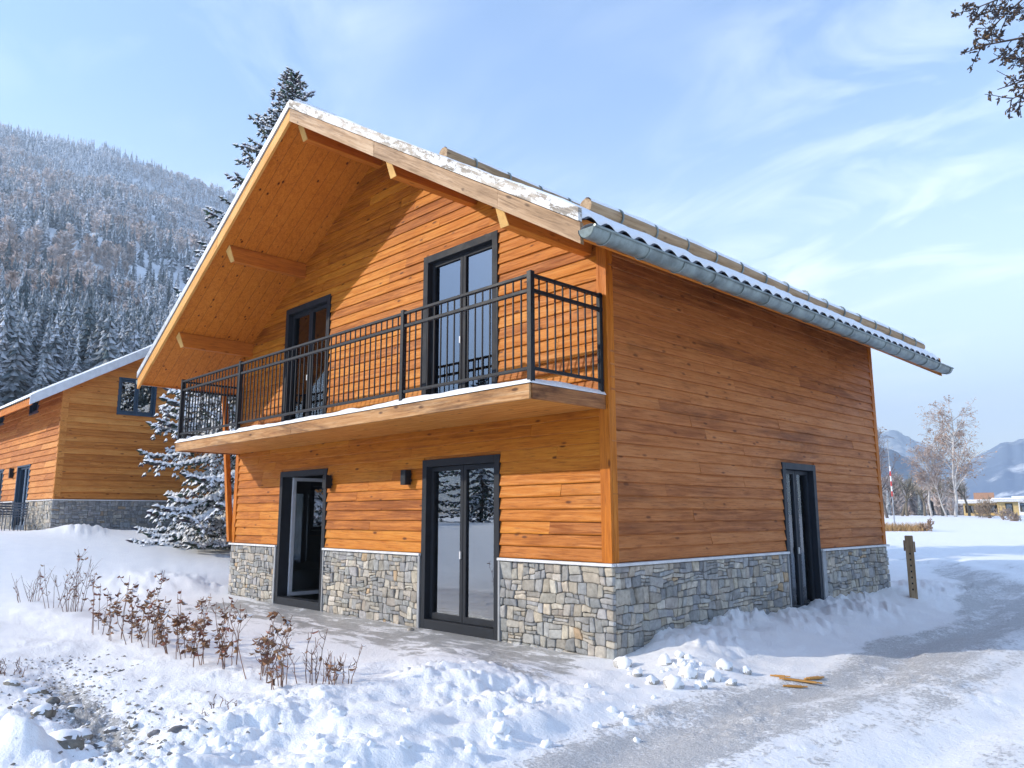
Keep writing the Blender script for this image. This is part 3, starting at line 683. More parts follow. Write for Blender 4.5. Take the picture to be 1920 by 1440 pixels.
def plinth(root, F, u0, u1, ops, r, h=1.0, lim=None, pal=None, size=1.0, ext=(0, 0)):
    cuts = [(o[0], o[1]) for o in ops if o[2] < 0.5]
    for a, b in gaps(u0, u1, cuts):
        mo = MB(); F.box(mo, a, b, 0.002, 0.024, -0.6, h); p = mo.build('plinth', M['mortar'], root)
        a2 = a - ext[0] if a == u0 else a; b2 = b + ext[1] if b == u1 else b
        st = stones(F, a2, b2, -0.10, h - 0.004, [], r, pal=pal); st.build('stonework', M['stone'], p, True)
        a2 = a - ext[0] * 1.4 if a == u0 else a; b2 = b + ext[1] * 1.4 if b == u1 else b
        le = MB(); F.box(le, a2, b2, 0.0, 0.085, h, h + 0.035); le.build('ledge', M['ledge'], root, bevel=0.006)

# ---------------------------------------------------------------- the main chalet
r1 = np.random.default_rng(11)
A1, A2, B1, B2 = -3.46, -1.82, -7.76, -6.12
front_ops = [(A1, A2, 0.0, 2.37), (B1, B2, 0.0, 2.37), (-3.52, -1.86, 3.02, 5.49), (-7.83, -6.23, 3.02, 5.49)]
right_ops = [(4.12, 5.25, 0.0, 2.365)]
left_ops = [(1.55, 2.75, 1.15, 2.3)]
chalet = thing('chalet', (0, 0, 0), 'large orange timber chalet with black railed balcony, stone plinth and snowy gable roof', 'house')
FF, FR, FL, FB = house_shell(chalet, r1, front_ops, right_ops, left_ops, 'siding_x', 'siding_y')
plinth(chalet, FF, -L, 0.0, front_ops, r1, ext=(0.04, 0.045))
plinth(chalet, FR, 0.0, D, right_ops, r1, ext=(-0.002, 0.04))
plinth(chalet, FL, 0.0, D, [], r1, ext=(-0.002, 0.04))
for fu, fn in (((FF, -0.115, 0.036), None), ((FF, -L - 0.036, -L + 0.10), None), ((FR, 0.0, 0.09), None), ((FR, D - 0.10, D + 0.036), None)):
    F, a, b = fu; mb = MB(); F.box(mb, a, b, 0.002, 0.042 if F is FF else 0.036, 1.037, soffit_z(0) - 0.01, r1.random(3)); mb.build('corner_board', M['board_z'], chalet, bevel=0.005)
mb = MB(); mb.beam((-L - 0.06, -0.05, 1.06), (-10.52, 0.0, soffit_z(-10.52) - 0.02), 0.10, 0.10, r1.random(3), up=(0, 1, 0)); mb.build('brace', M['board_z'], chalet, bevel=0.006)
# openings
d1 = opening(chalet, FF, A1, A2, 0.0, 2.37, 'door', 'anthra', 'glass', sill=0.13, casing=0.10, label='closed glazed double door mirroring the snow')
d2 = opening(chalet, FF, B1, B2, 0.0, 2.37, 'door', 'anthra', 'glass_dark', open_leaf=True, sill=0.13, casing=0.10, label='open double door onto a dark room')
w1 = opening(chalet, FF, -3.52, -1.86, 3.02, 5.49, 'balcony_door', 'anthra', 'glass_mirror', sill=0.10, casing=0.11)
w2 = opening(chalet, FF, -7.83, -6.23, 3.02, 5.49, 'balcony_door', 'anthra', 'glass_soft', sill=0.10, casing=0.11, label='balcony door with white curtain drawn aside')
d3 = opening(chalet, FR, 4.12, 5.25, 0.0, 2.365, 'side_door', 'anthra_dark', 'glass_soft', sill=0.13, casing=0.10, label='narrow glazed side door in shade')
w3 = opening(chalet, FL, 1.55, 2.75, 1.15, 2.3, 'window', 'anthra', 'glass_clear', leaves=1, handle=False)
for F, a, b in ((FF, A2, A2 + 0.035), (FF, A1 - 0.05, A1), (FF, B2, B2 + 0.03), (FF, B1 - 0.06, B1), (FR, 5.25, 5.37), (FR, 4.09, 4.12)):
    mb = MB(); F.box(mb, a + 0.001, b, 0.003, 0.066, 0.0, 0.999); mb.build('plinth_trim', M['grey_trim'], chalet, bevel=0.003)
for u in (-6.0, -3.78):
    lm = MB(); FF.box(lm, u - 0.06, u + 0.06, 0.05, 0.16, 2.02, 2.24); o = lm.build('wall_lamp', M['black'], chalet, bevel=0.006)
    pl = MB(); FF.box(pl, u - 0.04, u + 0.04, 0.02, 0.05, 2.07, 2.19); pl.build('lamp_mount', M['anthra'], o)
# purlins
for k, (sg, a) in enumerate(((0, 0), (-1, 2.42), (-1, 4.46), (1, 2.42), (1, 4.56))):
    x = -L / 2 + sg * a; zt = ZA - SLOPE * a - 0.012 if sg else ZA - 0.05; w = 0.13; h = 0.23
    ye = -1.52; v = []; tl = [sg * w / 2 * SLOPE * -1, 0]
    for xx, dz in ((x - w / 2, sg * SLOPE * w / 2), (x + w / 2, -sg * SLOPE * w / 2)):
        for yy, zz in ((ye, zt + dz), (ye + 0.10, zt - h + dz * 0), (0.1, zt - h + dz * 0), (0.1, zt + dz)): v.append((xx, yy, zz))
    mb = MB(); mb.add(v, [(0, 1, 2, 3), (7, 6, 5, 4), (0, 4, 5, 1), (1, 5, 6, 2), (3, 2, 6, 7), (0, 3, 7, 4)], r1.random(3)); pu = mb.build('purlin', M['beam_y'], chalet, bevel=0.006)
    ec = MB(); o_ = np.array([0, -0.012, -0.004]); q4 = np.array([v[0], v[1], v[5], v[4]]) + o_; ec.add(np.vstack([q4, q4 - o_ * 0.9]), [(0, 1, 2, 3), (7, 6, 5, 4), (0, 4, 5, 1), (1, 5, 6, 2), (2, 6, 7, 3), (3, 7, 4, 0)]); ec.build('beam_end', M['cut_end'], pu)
# frieze board under the right verge
mb = MB()
# roof
RF, ry0, ry1, rhalf, rtop = roof(chalet, 1.69, 0.60, 1.02, True, D)
barge(RF, 'bargeboard', 'barge_grey', 1, -1.72, 0.0, rhalf + 0.06, -0.06, 0.155, 0.045, r1, 2.2)
barge(RF, 'bargeboard', 'barge_white', 1, -1.745, 0.0, rhalf + 0.06, 0.16, 0.30, 0.05, r1, 1.3)
barge(RF, 'bargeboard', 'barge_new', -1, -1.72, 0.0, rhalf + 0.06, -0.06, 0.155, 0.045, r1, 2.6)
barge(RF, 'verge_flashing', 'flash', -1, -1.745, 0.0, rhalf + 0.06, 0.16, 0.285, 0.04, r1, 2.0)
barge(RF, 'bargeboard', 'barge_new', 1, D + 0.58, 0.0, rhalf + 0.04, -0.06, 0.28, 0.04, r1, 3)
barge(RF, 'bargeboard', 'barge_new', -1, D + 0.58, 0.0, rhalf + 0.04, -0.06, 0.28, 0.04, r1, 3)
xe = -L / 2 + rhalf
for sg in (1, -1):
    xx = -L / 2 + sg * rhalf; mb = MB(); ze = ZA - SLOPE * rhalf
    mb.box((xx - 0.02, -1.66, ze - 0.015), (xx + 0.025, D + 0.56, ze + 0.19), r1.random(3)); mb.build('fascia', M['beam_y'], RF, bevel=0.004)
gutter(RF, 1, xe + 0.145, ZA - SLOPE * rhalf + 0.035, -1.74, D + 0.58, 'zinc', r1)
gutter(RF, -1, -L / 2 - rhalf - 0.13, ZA - SLOPE * rhalf + 0.10, -1.70, D + 0.80, 'zinc', r1)
def snow_log(x, ya, yb, r):
    z0 = rtop - SLOPE * abs(x + L / 2) + 0.135; ys = np.linspace(ya, yb, 40); mb = MB()
    P = np.stack([x + 0.012 * np.sin(ys * 1.1 + x), ys, z0 + 0.010 * np.sin(ys * 0.9 + 1)], -1); rad = 0.082 + 0.010 * (fbm(ys * 1.5, ys * 0 + x, 9, 3) - 0.5) - 0.012 * (ys - ya) / (yb - ya)
    mb.tube(P, rad, 14, r.random(3)); lg = mb.build('snow_guard_log', M['log'], RF, True)
    y = ya + 0.5
    while y < yb - 0.1:
        st = MB(); th = np.linspace(0, 2 * math.pi, 17); st.tube(np.stack([x + 0.094 * np.cos(th), y + 0 * th, z0 + 0.096 * np.sin(th)], -1), 0.011, 6, cap=False); y += 0.62; st.build('strap', M['zinc'], lg, True)
    sn = MB(); us = np.linspace(-0.07, 0.07, 9); yy = np.linspace(ya + 0.02, yb - 0.02, 120)
    G = np.array([[(x + u + 0.012 * math.sin(y * 1.1 + x), y, z0 + 0.010 * math.sin(y * 0.9 + 1) + math.sqrt(0.078 ** 2 - u * u) + (0.018 + 0.022 * vnoise(np.array(y * 3.0), np.array(u * 10), 4)) * (1 - (u / 0.07) ** 2)) for y in yy] for u in us]); sn.grid(G[::-1])
    sn.build('snow_cap', M['snow_roof'], lg, True)
snow_log(0.80, -1.30, 8.45, r1); snow_log(-1.62, -1.22, 8.4, r1)
# balcony
BX0, BX1, BY, BZ0, BZ1 = -9.60, -0.02, -1.30, 2.79, 2.955
mb = MB(); mb.box((BX0 + 0.03, BY + 0.03, BZ0 + 0.02), (BX1 - 0.03, -0.03, BZ1 - 0.01)); bal = mb.build('balcony', M['soffit_bal'], chalet)
mb = MB(); mb.box((BX0, BY, BZ0), (-5.1, BY + 0.03, BZ1), r1.random(3)); mb.box((-5.096, BY - 0.002, BZ0 - 0.002), (BX1, BY + 0.03, BZ1), r1.random(3))
mb.build('edge_board', M['fascia_bal'], bal, bevel=0.006)
fy = wood('worn balcony end board', 'y', (0.17, 0.06, 0.022), (0.40, 0.17, 0.06), (0.56, 0.31, 0.14), stain=0.9)
for x in (BX0, BX1):
    mb = MB(); mb.box((x - 0.016, BY + 0.031, BZ0), (x + 0.016, -0.045, BZ1), r1.random(3)); mb.build('edge_board', fy, bal, bevel=0.005)
us = np.linspace(BX0 - 0.01, BX1 + 0.03, 240); vs = np.linspace(BY - 0.02, -0.05, 24); A, B = np.meshgrid(us, vs, indexing='ij')
e = sstep(0, 0.05, A - us[0]) * sstep(0, 0.05, us[-1] - A) * sstep(0, 0.05, B - vs[0])
zz = BZ1 + 0.006 + e * (0.058 + 0.045 * (fbm(A * 2.5, B * 2.5, 13, 3) - 0.4)); G = np.stack([A, B, zz], -1); mb = MB(); mb.grid(G)
for ed in (G[0], G[-1], G[:, 0]): b = ed.copy(); b[:, 2] = BZ1 + 0.001; mb.grid(np.array([ed, b]))
mb.build('snow_cover', M['snow'], bal, True)
# railing
RY = BY + 0.05; RX0, RX1 = BX0 + 0.05, BX1 - 0.02
mb = MB(); 
for z, h, w in ((4.155, 0.035, 0.05), (3.985, 0.04, 0.045), (3.125, 0.035, 0.04)):
    mb.box((RX0, RY - w / 2, z - h / 2), (RX1, RY + w / 2, z + h / 2))
    for x in (RX0, RX1): mb.box((x - w / 2, RY + w / 2 + 0.001, z - h / 2), (x + w / 2, -0.05, z + h / 2))
rail = mb.build('railing', M['black'], chalet, bevel=0.004)
def bar(name, x, y, w, z0, z1):
    b = MB(); b.box((x - w / 2, y - w / 2, z0), (x + w / 2, y + w / 2, z1)); b.build(name, M['black'], rail, bevel=0.002)
for x in (RX0, -7.03, -2.34, RX1): bar('post', x, RY - 0.003, 0.062, 2.96, 4.20)
for x in (RX0, RX1): bar('post', x, -0.085, 0.05, 2.96, 4.185)
x = RX0 + 0.128
while x < RX1 - 0.06:
    if min(abs(x - p) for p in (-7.03, -2.34)) > 0.045: bar('baluster', x, RY, 0.016, 3.125, 4.15)
    x += 0.1265
for xx in (RX0, RX1):
    for k in range(1, 9): bar('baluster', xx, RY + k * 0.129, 0.016, 3.125, 4.15)
# rooms and what is seen in them
kc = thing('kitchen_counter', (-8.6, 4.6, 0.03), 'dark kitchen counter with pale worktop seen through the open door', 'counter')
mb = MB(); mb.box((-0.7, -1.6, 0), (0.0, 1.6, 0.86)); mb.build('cabinet', M['counter'], kc, bevel=0.01)
mb = MB(); mb.box((-0.72, -1.63, 0.861), (0.03, 1.63, 0.9)); mb.build('worktop', M['top'], kc, bevel=0.006)
mb = MB(); mb.box((-0.2, -0.4, 1.30), (0.2, 0.4, 1.33)); mb.box((-0.62, -1.6, 1.25), (-0.4, 1.6, 1.28)); mb.build('shelf', M['top'], kc, bevel=0.006)
curtain(FF, -7.68, -7.18, 3.06, 5.36, -0.32, 'white curtain at the left edge of the balcony door nearer the spruce')
curtain(FF, -6.62, -6.4, 3.06, 5.36, -0.32, 'narrow white curtain at the right edge of the balcony door nearer the spruce')
curtain(FR, 4.62, 5.12, 0.1, 2.3, -0.34, 'long pale curtain behind the narrow side door', 'curtain_blue')
curtain(FF, -3.34, -3.24, 0.14, 2.25, -0.32, 'thin curtain edge inside the closed glazed ground floor door')

# ------------------------------------------------------------------ the neighbouring chalet (same frame turned by ninety degrees)
r2 = np.random.default_rng(23)
NX, NY, NG = -21.56, -0.35 + L, 1.06
ND = 15.0
n_front = [(-L + 1.58, -L + 2.80, 3.80, 5.05)]
n_left = [(2.85, 4.05, 3.98, 4.68), (7.9, 9.1, 4.0, 4.7), (3.1, 4.9, 0.0, 2.28), (7.0, 8.8, 0.0, 2.28)]
neigh = thing('neighbour_chalet', (NX, NY, NG), 'smaller looking pale timber chalet behind the snow covered spruce, with grey verge', 'house', rz=math.pi / 2)
NM = Matrix.Translation((NX, NY, NG)) @ Matrix.Rotation(math.pi / 2, 4, 'Z')
_ZA = ZA; ZA = 4.35 + SLOPE * L / 2 + 0.10
nF, nR, nL, nB = house_shell(neigh, r2, n_front, None, n_left, 'siding_far_x', 'siding_far_y', step=0.20, detail=False, depth=ND)
bl = [(0.22, 0.235, 0.26), (0.27, 0.285, 0.31), (0.18, 0.195, 0.22), (0.31, 0.31, 0.32), (0.36, 0.33, 0.29), (0.3, 0.3, 0.3), (0.25, 0.26, 0.28), (0.38, 0.36, 0.33), (0.36, 0.25, 0.15)]
plinth(neigh, nF, -L, 0.0, n_front, r2, h=0.98, pal=bl, ext=(0.04, 0.04)); plinth(neigh, nL, 0.0, ND, n_left, r2, h=0.98, pal=None, ext=(-0.002, 0.04))
for F, a, b, pr in ((nF, -L - 0.036, -L + 0.16, 0.042), (nL, 0.0, 0.12, 0.036)):
    mb = MB(); F.box(mb, a, b, 0.002, pr, 1.02, soffit_z(0) - 0.01, r2.random(3)); mb.build('corner_board', M['siding_far_y'], neigh, bevel=0.005)
mb = MB(); nF.box(mb, -L + 0.17, 0, 0.005, 0.05, 2.76, 2.84, r2.random(3)); mb.build('drip_board', M['siding_far_x'], neigh)
opening(neigh, nF, *n_front[0], 'window', 'anthra_blue', 'glass', casing=0.07, sill=0.07, handle=False)
for o in n_left[:2]: opening(neigh, nL, *o, 'window', 'anthra_blue', 'glass_dark', leaves=1, casing=0.07, sill=0.07, handle=False)
for o in n_left[2:]: opening(neigh, nL, *o, 'door', 'anthra_blue', 'glass_dark', casing=0.09, sill=0.1, handle=False)
mb = MB(); nL.box(mb, 5.4, 5.55, 0.03, 0.16, 1.85, 2.2); mb.build('wall_lamp', M['black'], neigh, bevel=0.005)
RN, a_, b_, nh, nt = roof(neigh, 0.42, 0.4, 0.95, False, ND)
for sg in (-1, 1):
    barge(RN, 'verge_flashing', 'white_metal', sg, -0.46, 0.0, nh + 0.06, -0.02, 0.27, 0.04, r2, 3.0)
    xx = -L / 2 + sg * nh; mb = MB(); ze = ZA - SLOPE * nh; mb.box((xx - 0.02, -0.40, ze - 0.05), (xx + 0.025, ND + 0.3, ze + 0.17)); mb.build('fascia', M['beam_y'], RN)
curtain(nF, -L + 2.32, -L + 2.66, 3.88, 4.98, -0.30, 'aqua curtain in the blue framed window of the chalet behind the spruce', 'curtain_blue', NM)
ZA = _ZA

# ------------------------------------------------------------------ outdoor chairs by the neighbour
def chair_mesh():
    c = thing('garden_chair', (0, 0, 0), 'x', 'chair', 'metal garden chairs by the far chalet door')
    mb = MB()
    for k in range(6): mb.box((-0.22, -0.22 + k * 0.075, 0.43), (0.22, -0.22 + k * 0.075 + 0.05, 0.45))
    mb.build('seat', M['frame_grey'], c)
    mb = MB()
    for k in range(5): mb.beam((-0.22, 0.22 + 0.02 * k, 0.52 + k * 0.085), (0.22, 0.22 + 0.02 * k, 0.52 + k * 0.085), 0.015, 0.05)
    mb.build('backrest', M['frame_grey'], c)
    for sx in (-0.22, 0.22):
        mb = MB(); mb.tube([(sx, -0.26, 0), (sx, -0.22, 0.44), (sx, -0.20, 0.64)], 0.014, 6); mb.build('leg', M['frame_grey'], c)
        mb = MB(); mb.tube([(sx, 0.28, 0), (sx, 0.20, 0.44), (sx, 0.31, 0.92)], 0.014, 6); mb.build('leg', M['frame_grey'], c)
        mb = MB(); mb.tube([(sx, -0.20, 0.64), (sx, 0.05, 0.66), (sx, 0.25, 0.66)], 0.014, 6); mb.build('armrest', M['frame_grey'], c)
    return c
M['frame_grey'] = plain('grey chair metal', (0.09, 0.105, 0.13), 0.4, 0.3)
ch = chair_mesh(); ch['label'] = 'grey slatted metal chair nearest the stone corner of the far chalet'
pts = [(-23.0, -1.0, -0.3), (-23.75, -1.05, 0.2), (-24.4, -0.95, -0.1)]
labs = ['grey slatted metal chair nearest the stone corner of the far chalet', 'middle grey metal chair before the far chalet door', 'grey metal chair closest to the photo edge at the far chalet']
for i, (x, y, a) in enumerate(pts):
    if i == 0: ch.location = (x, y, gz(x, y)); ch.rotation_euler = (0, 0, a + 1.4)
    else: dup(ch, (x, y, gz(x, y)), a + 1.4, labs[i])

# ------------------------------------------------------------------ trees
M['bark'] = plain('dark bark', (0.075, 0.055, 0.042), 0.9, 0, 0.35, 12, 0.6)
M['birchbark'] = toned('birch bark', 0.8, 0.3, 6, 0.2)
M['twig'] = toned('fine twigs', 0.85, 0.3, 8, 0)
M['needles'] = toned('spruce needles', 0.8, 0.35, 30, 0)
M['leaf'] = toned('dry leaves', 0.75, 0.35, 40, 0.2)
def norm(v): return v / np.maximum(np.linalg.norm(v, axis=-1, keepdims=True), 1e-9)
def spruce(loc, H, Rm, r, label, snow=0.65, group=None, dens=1.0, z0=0.35):
    root = thing('spruce_tree', loc, label, 'tree', group)
    t = MB(); zs = np.linspace(-0.3, H * 0.985, 18); t.tube(np.stack([0.05 * np.sin(zs), 0.05 * np.cos(zs * 0.7), zs], -1), np.maximum(0.20 * H / 14 * (1 - zs / H), 0.012), 8); t.build('trunk', M['bark'], root, True)
    P0 = []; Dn = []; Ln = []; Wd = []
    def frond(pts, l, size, sgap):
        """needle twigs along both sides of one branch"""
        n = len(pts); tan = norm(np.gradient(pts, axis=0)); side = norm(np.cross(tan, [0, 0, 1.0])); s = np.linspace(0, 1, n)
        for sg in (-1, 1):
            ang = r.uniform(0.6, 1.1, n)[:, None]; d = norm(np.cos(ang) * tan + sg * np.sin(ang) * side + np.array([0, 0, -0.35]) + r.normal(0, 0.16, (n, 3)))
            P0.append(pts); Dn.append(d); Ln.append(size * (1.1 - 0.5 * s) * r.uniform(0.6, 1.25, n)); Wd.append(np.full(n, size * 0.23))
        P0.append(pts); Dn.append(norm(tan + r.normal(0, 0.1, (n, 3)))); Ln.append(np.full(n, size * 0.9)); Wd.append(np.full(n, size * 0.22))
    z = z0
    while z < H * 0.985:
        f = z / H; Lb = Rm * (1 - f ** 2.1) * (0.75 + 0.25 * min(1, (z - z0) / 1.5)) + 0.10
        nb = int(r.integers(6, 9))
        for k in range(nb):
            a = r.uniform(0, 2 * math.pi); l = Lb * r.uniform(0.62, 1.1); up = 0.45 * f ** 1.5 - 0.05; dr = (0.75 * (1 - f) + 0.10) * l
            n = max(4, int(l / (0.15 / dens))); s = np.linspace(0.06, 1, n); rad = s * l
            zz = z + r.normal(0, 0.06) + up * rad - dr * s ** 1.6 * 0.8 + 0.42 * dr * s ** 4; bend = r.normal(0, 0.16) * s ** 2
            pts = np.stack([rad * np.cos(a + bend), rad * np.sin(a + bend), np.maximum(zz, 0.08)], -1)
            frond(pts, l, (0.17 + 0.05 * min(l, 3)) / dens ** 0.5, 0)
            if dens >= 1 and l > 0.7:
                tan = norm(np.gradient(pts, axis=0))
                for i in range(1, n - 1):
                    if r.random() < 0.30: continue
                    sg = 1 if i % 2 else -1; sl_ = (0.30 + 0.22 * l) * (1 - 0.62 * s[i]) * r.uniform(0.5, 1.25); an = r.uniform(0.65, 1.15); sd_ = norm(np.cross(tan[i], [0, 0, 1.0]))
                    m = max(3, int(sl_ / 0.13)); q = np.linspace(0.1, 1, m)[:, None]; d = norm(math.cos(an) * tan[i] + sg * math.sin(an) * sd_)
                    sp = pts[i] + d * q * sl_ - np.array([0, 0, 0.55]) * sl_ * q ** 1.7; sp[:, 2] = np.maximum(sp[:, 2], 0.06); frond(sp, sl_, 0.17, 0)
        z += max(0.16, 0.27 * (1 - f * 0.45)) / (1 if dens >= 1 else 0.7) * r.uniform(0.8, 1.2)
    P0 = np.concatenate(P0); Dn = np.concatenate(Dn); Ln = np.concatenate(Ln)[:, None]; Wd = np.concatenate(Wd)[:, None]; N = len(P0)
    sd = norm(np.cross(Dn, [0, 0, 1.0])); upv = np.cross(sd, Dn)
    def strips(base, side, wd, ln, mid=0.35):
        a = base; b = base + Dn * ln * mid + side * wd; c = base + Dn * ln; d = base + Dn * ln * mid - side * wd
        return np.stack([a, d, c, b], 1)
    mb = MB(); c = np.stack([r.uniform(0.08, 0.18, N), r.uniform(0.10, 0.20, N), r.uniform(0.10, 0.18, N)], -1)
    F4 = np.arange(N * 4).reshape(-1, 4)
    mb.add(strips(P0, sd, Wd, Ln).reshape(-1, 3), F4, c); mb.add(strips(P0, norm(sd * 0.3 + upv), Wd * 0.8, Ln).reshape(-1, 3), F4, c * 0.9); mb.build('needles', M['needles'], root)
    k = r.random(N) < snow; P1 = P0[k] + np.array([0, 0, 0.022]); Dn = Dn[k]; ln = Ln[k] * r.uniform(0.7, 1.1, (k.sum(), 1)); wd = Wd[k] * r.uniform(0.7, 1.3, (k.sum(), 1)); s2 = sd[k]
    a = P1; b = P1 + Dn * ln * 0.4 + s2 * wd; c_ = P1 + Dn * ln; d = P1 + Dn * ln * 0.4 - s2 * wd; tp = P1 + Dn * ln * 0.45 + np.array([0, 0, 1.0]) * (0.045 + 0.5 * wd)
    V = np.stack([a, b, c_, d, tp], 1).reshape(-1, 3); i = np.arange(k.sum())[:, None] * 5
    T = np.concatenate([i + np.array([0, 1, 4]), i + np.array([1, 2, 4]), i + np.array([2, 3, 4]), i + np.array([3, 0, 4])])
    mb = MB(); mb.add(V, T); mb.build('snow_load', M['snow'], root, True)
    return root
r3 = np.random.default_rng(31)
p = at_d(509, 1000, 25.0); spruce((p[0], p[1], base_h(p[0], p[1]) - 0.05), 15.75, 3.6, r3, 'tall snow laden spruce rising behind the large chalet roof', 0.97)

def branches(r, p, d, l, rad, lev, maxlev, out, cfg):
    n = 5; pts = [np.array(p, float)]; dd = np.array(d, float)
    for k in range(n):
        dd = norm(dd + r.normal(0, cfg['wig'], 3) + np.array([0, 0, cfg['grav'][lev]])); pts.append(pts[-1] + dd * l / n)
    pts = np.array(pts); out.append((pts, np.linspace(rad, rad * (0.25 if lev < maxlev else 0.4), n + 1), lev))
    if lev >= maxlev: return
    for _ in range(cfg['kids'][lev]):
        t = r.uniform(cfg['start'][lev], 1.0); q = t * n; i = min(int(q), n - 1); pp = pts[i] + (pts[i + 1] - pts[i]) * (q - i); tg = norm(pts[i + 1] - pts[i])
        ax = norm(np.cross(tg, r.normal(0, 1, 3))); an = r.uniform(*cfg['ang'])
        branches(r, pp, tg * math.cos(an) + ax * math.sin(an), l * cfg['len'][lev] * r.uniform(0.6, 1.15) * (1.15 - 0.6 * t), rad * cfg['rad'] * (1.1 - 0.5 * t), lev + 1, maxlev, out, cfg)
def bare_tree(name, loc, H, r, label, barkcol, twigcol, cat='tree', group=None, cfg=None, trunk_r=0.11, leafcol=None, leaves=0, lean=0.0, stems=1):
    cfg = cfg or dict(wig=0.10, grav=[0.02, 0.03, -0.02, -0.12], kids=[30, 9, 6, 0], start=[0.25, 0.2, 0.15, 0], ang=(0.45, 0.95), len=[0.42, 0.5, 0.55, 0], rad=0.42)
    root = thing(name, loc, label, cat, group); out = []
    for s in range(stems): branches(r, (r.uniform(-.1, .1) * s, r.uniform(-.1, .1) * s, -0.2), norm(np.array([lean + r.uniform(-.25, .25) * (stems > 1), r.uniform(-.25, .25) * (stems > 1), 1.0])), H * r.uniform(0.85, 1), trunk_r, 0, 3, out, cfg)
    t = MB(); tw = MB()
    for pts, rad, lev in out:
        if lev <= 1: t.tube(pts, np.maximum(rad, 0.012), 6 if lev == 0 else 5, np.array(barkcol) * r.uniform(0.75, 1.1), cap=False)
        else: tw.tube(pts, np.maximum(rad, cfg.get('min', 0.008)), 3, np.array(twigcol) * r.uniform(0.7, 1.3), cap=False)
    t.build('trunk', M['birchbark'], root, True)
    if leaves:
        lst = [p for p, _, l in out if l >= 2]
        for _ in range(leaves):
            p = lst[r.integers(len(lst))][r.integers(2, 6)]; s = r.uniform(0.05, 0.11); d = norm(r.normal(0, 1, 3)); e = norm(np.cross(d, r.normal(0, 1, 3)))
            tw.add([p, p + d * s + e * s * .5, p + d * 2 * s, p + d * s - e * s * .5], [(0, 1, 2, 3)], np.array(leafcol) * r.uniform(0.6, 1.2))
    tw.build('crown', M['twig'], root); return root
r4 = np.random.default_rng(41)
def far(px, py, dist): p = at_d(px, py, dist); return (p[0], p[1], float(base_h(p[0], p[1])) - 0.05)
BIRCH = (0.66, 0.62, 0.58); TW = (0.44, 0.35, 0.31); OR = (0.52, 0.35, 0.25)
bare_tree('birch_tree', far(1791, 968, 70), 8.6, r4, 'tallest pale trunked birch with thin russet crown on the far snow field', BIRCH, TW, leafcol=OR, leaves=900, trunk_r=0.13)
bare_tree('birch_tree', far(1748, 966, 72), 7.6, r4, 'slimmer birch just left of the tallest birch on the far field', BIRCH, TW, leafcol=OR, leaves=700, trunk_r=0.10)
bare_tree('birch_tree', far(1777, 968, 71), 5.6, r4, 'short leaning birch at the foot of the tallest birch', BIRCH, TW, leafcol=OR, leaves=250, trunk_r=0.07, lean=-0.2)
bare_tree('bare_tree', far(1664, 962, 66), 8.3, r4, 'tall grey bare tree beside the back corner of the large chalet', (0.16, 0.14, 0.13), (0.30, 0.24, 0.22), leafcol=(0.4, 0.26, 0.2), leaves=300, trunk_r=0.12)
bare_tree('bare_tree', far(1646, 962, 75), 7.0, r4, 'bare tree half hidden by the back corner of the large chalet', (0.16, 0.14, 0.13), (0.30, 0.25, 0.24), trunk_r=0.12)
wil = dict(wig=0.12, grav=[0.0, 0.10, 0.05, 0.0], kids=[9, 6, 4, 0], start=[0.55, 0.2, 0.15, 0], ang=(0.3, 0.9), len=[0.8, 0.55, 0.5, 0], rad=0.5, min=0.012)
for px, h, lab in ((1702, 3.3, 'small pollarded tree between the banded lamp post and the birches'), (1735, 3.0, 'small pollarded tree directly left of the birches'), (1768, 2.6, 'low bushy tree under the birch crowns'), (1818, 3.4, 'small bare tree in front of the yellow timber building end'), (1690, 2.9, 'greyish bushy tree right of the banded lamp post')):
    bare_tree('bare_tree', far(px, 966, 74 + (px % 7)), h, r4, lab, (0.20, 0.17, 0.13), (0.34, 0.30, 0.22), cfg=wil, trunk_r=0.13, group='small trees along the far field')
bus = dict(wig=0.14, grav=[0.0, 0.05, 0.02, 0.0], kids=[7, 5, 4, 0], start=[0.1, 0.1, 0.1, 0], ang=(0.3, 1.0), len=[0.7, 0.6, 0.5, 0], rad=0.6, min=0.012)
for px, py, dist, h, lab, c in ((1858, 966, 66, 1.6, 'rounded bare bush before the yellow timber building', (0.30, 0.23, 0.17)), (1885, 972, 62, 0.9, 'low bare bush on the snow below the yellow building', (0.38, 0.30, 0.25)), (1744, 1004, 44, 0.7, 'spiky bare bush at the end of the dry grass strip', (0.36, 0.25, 0.18)), (1838, 969, 68, 1.0, 'small bush between the birch trunk and the rounded bush', (0.33, 0.26, 0.2)), (1905, 974, 60, 0.7, 'lowest bare bush near the photo edge on the far field', (0.38, 0.3, 0.25))):
    bare_tree('bare_bush', far(px, py, dist), h, r4, lab, c, c, cat='bush', cfg=bus, trunk_r=0.03, stems=4, group='bare bushes on the far field')
# dry grass strip
g = MB(); pa = at_z(1655, 1003, 0.62); N = 1500
for k in range(N):
    q = at_d(r4.uniform(1640, 1738), 1000, r4.uniform(43.5, 46.5)); z = float(base_h(q[0], q[1])); h = r4.uniform(0.15, 0.5); a = r4.uniform(0, 6.28); d = np.array([math.cos(a), math.sin(a), 0]) * 0.02; tip = np.array([r4.normal(0, .15), r4.normal(0, .15), h])
    b = np.array([q[0], q[1], z - 0.03]); g.add([b - d, b + d, b + tip], [(0, 1, 2)], np.array((0.50, 0.32, 0.15)) * r4.uniform(0.6, 1.25))
tag(g.build('dry_grass', M['twig'], None), 'strip of straw coloured dry grass on the snow behind the wooden post', 'grass', kind='stuff')

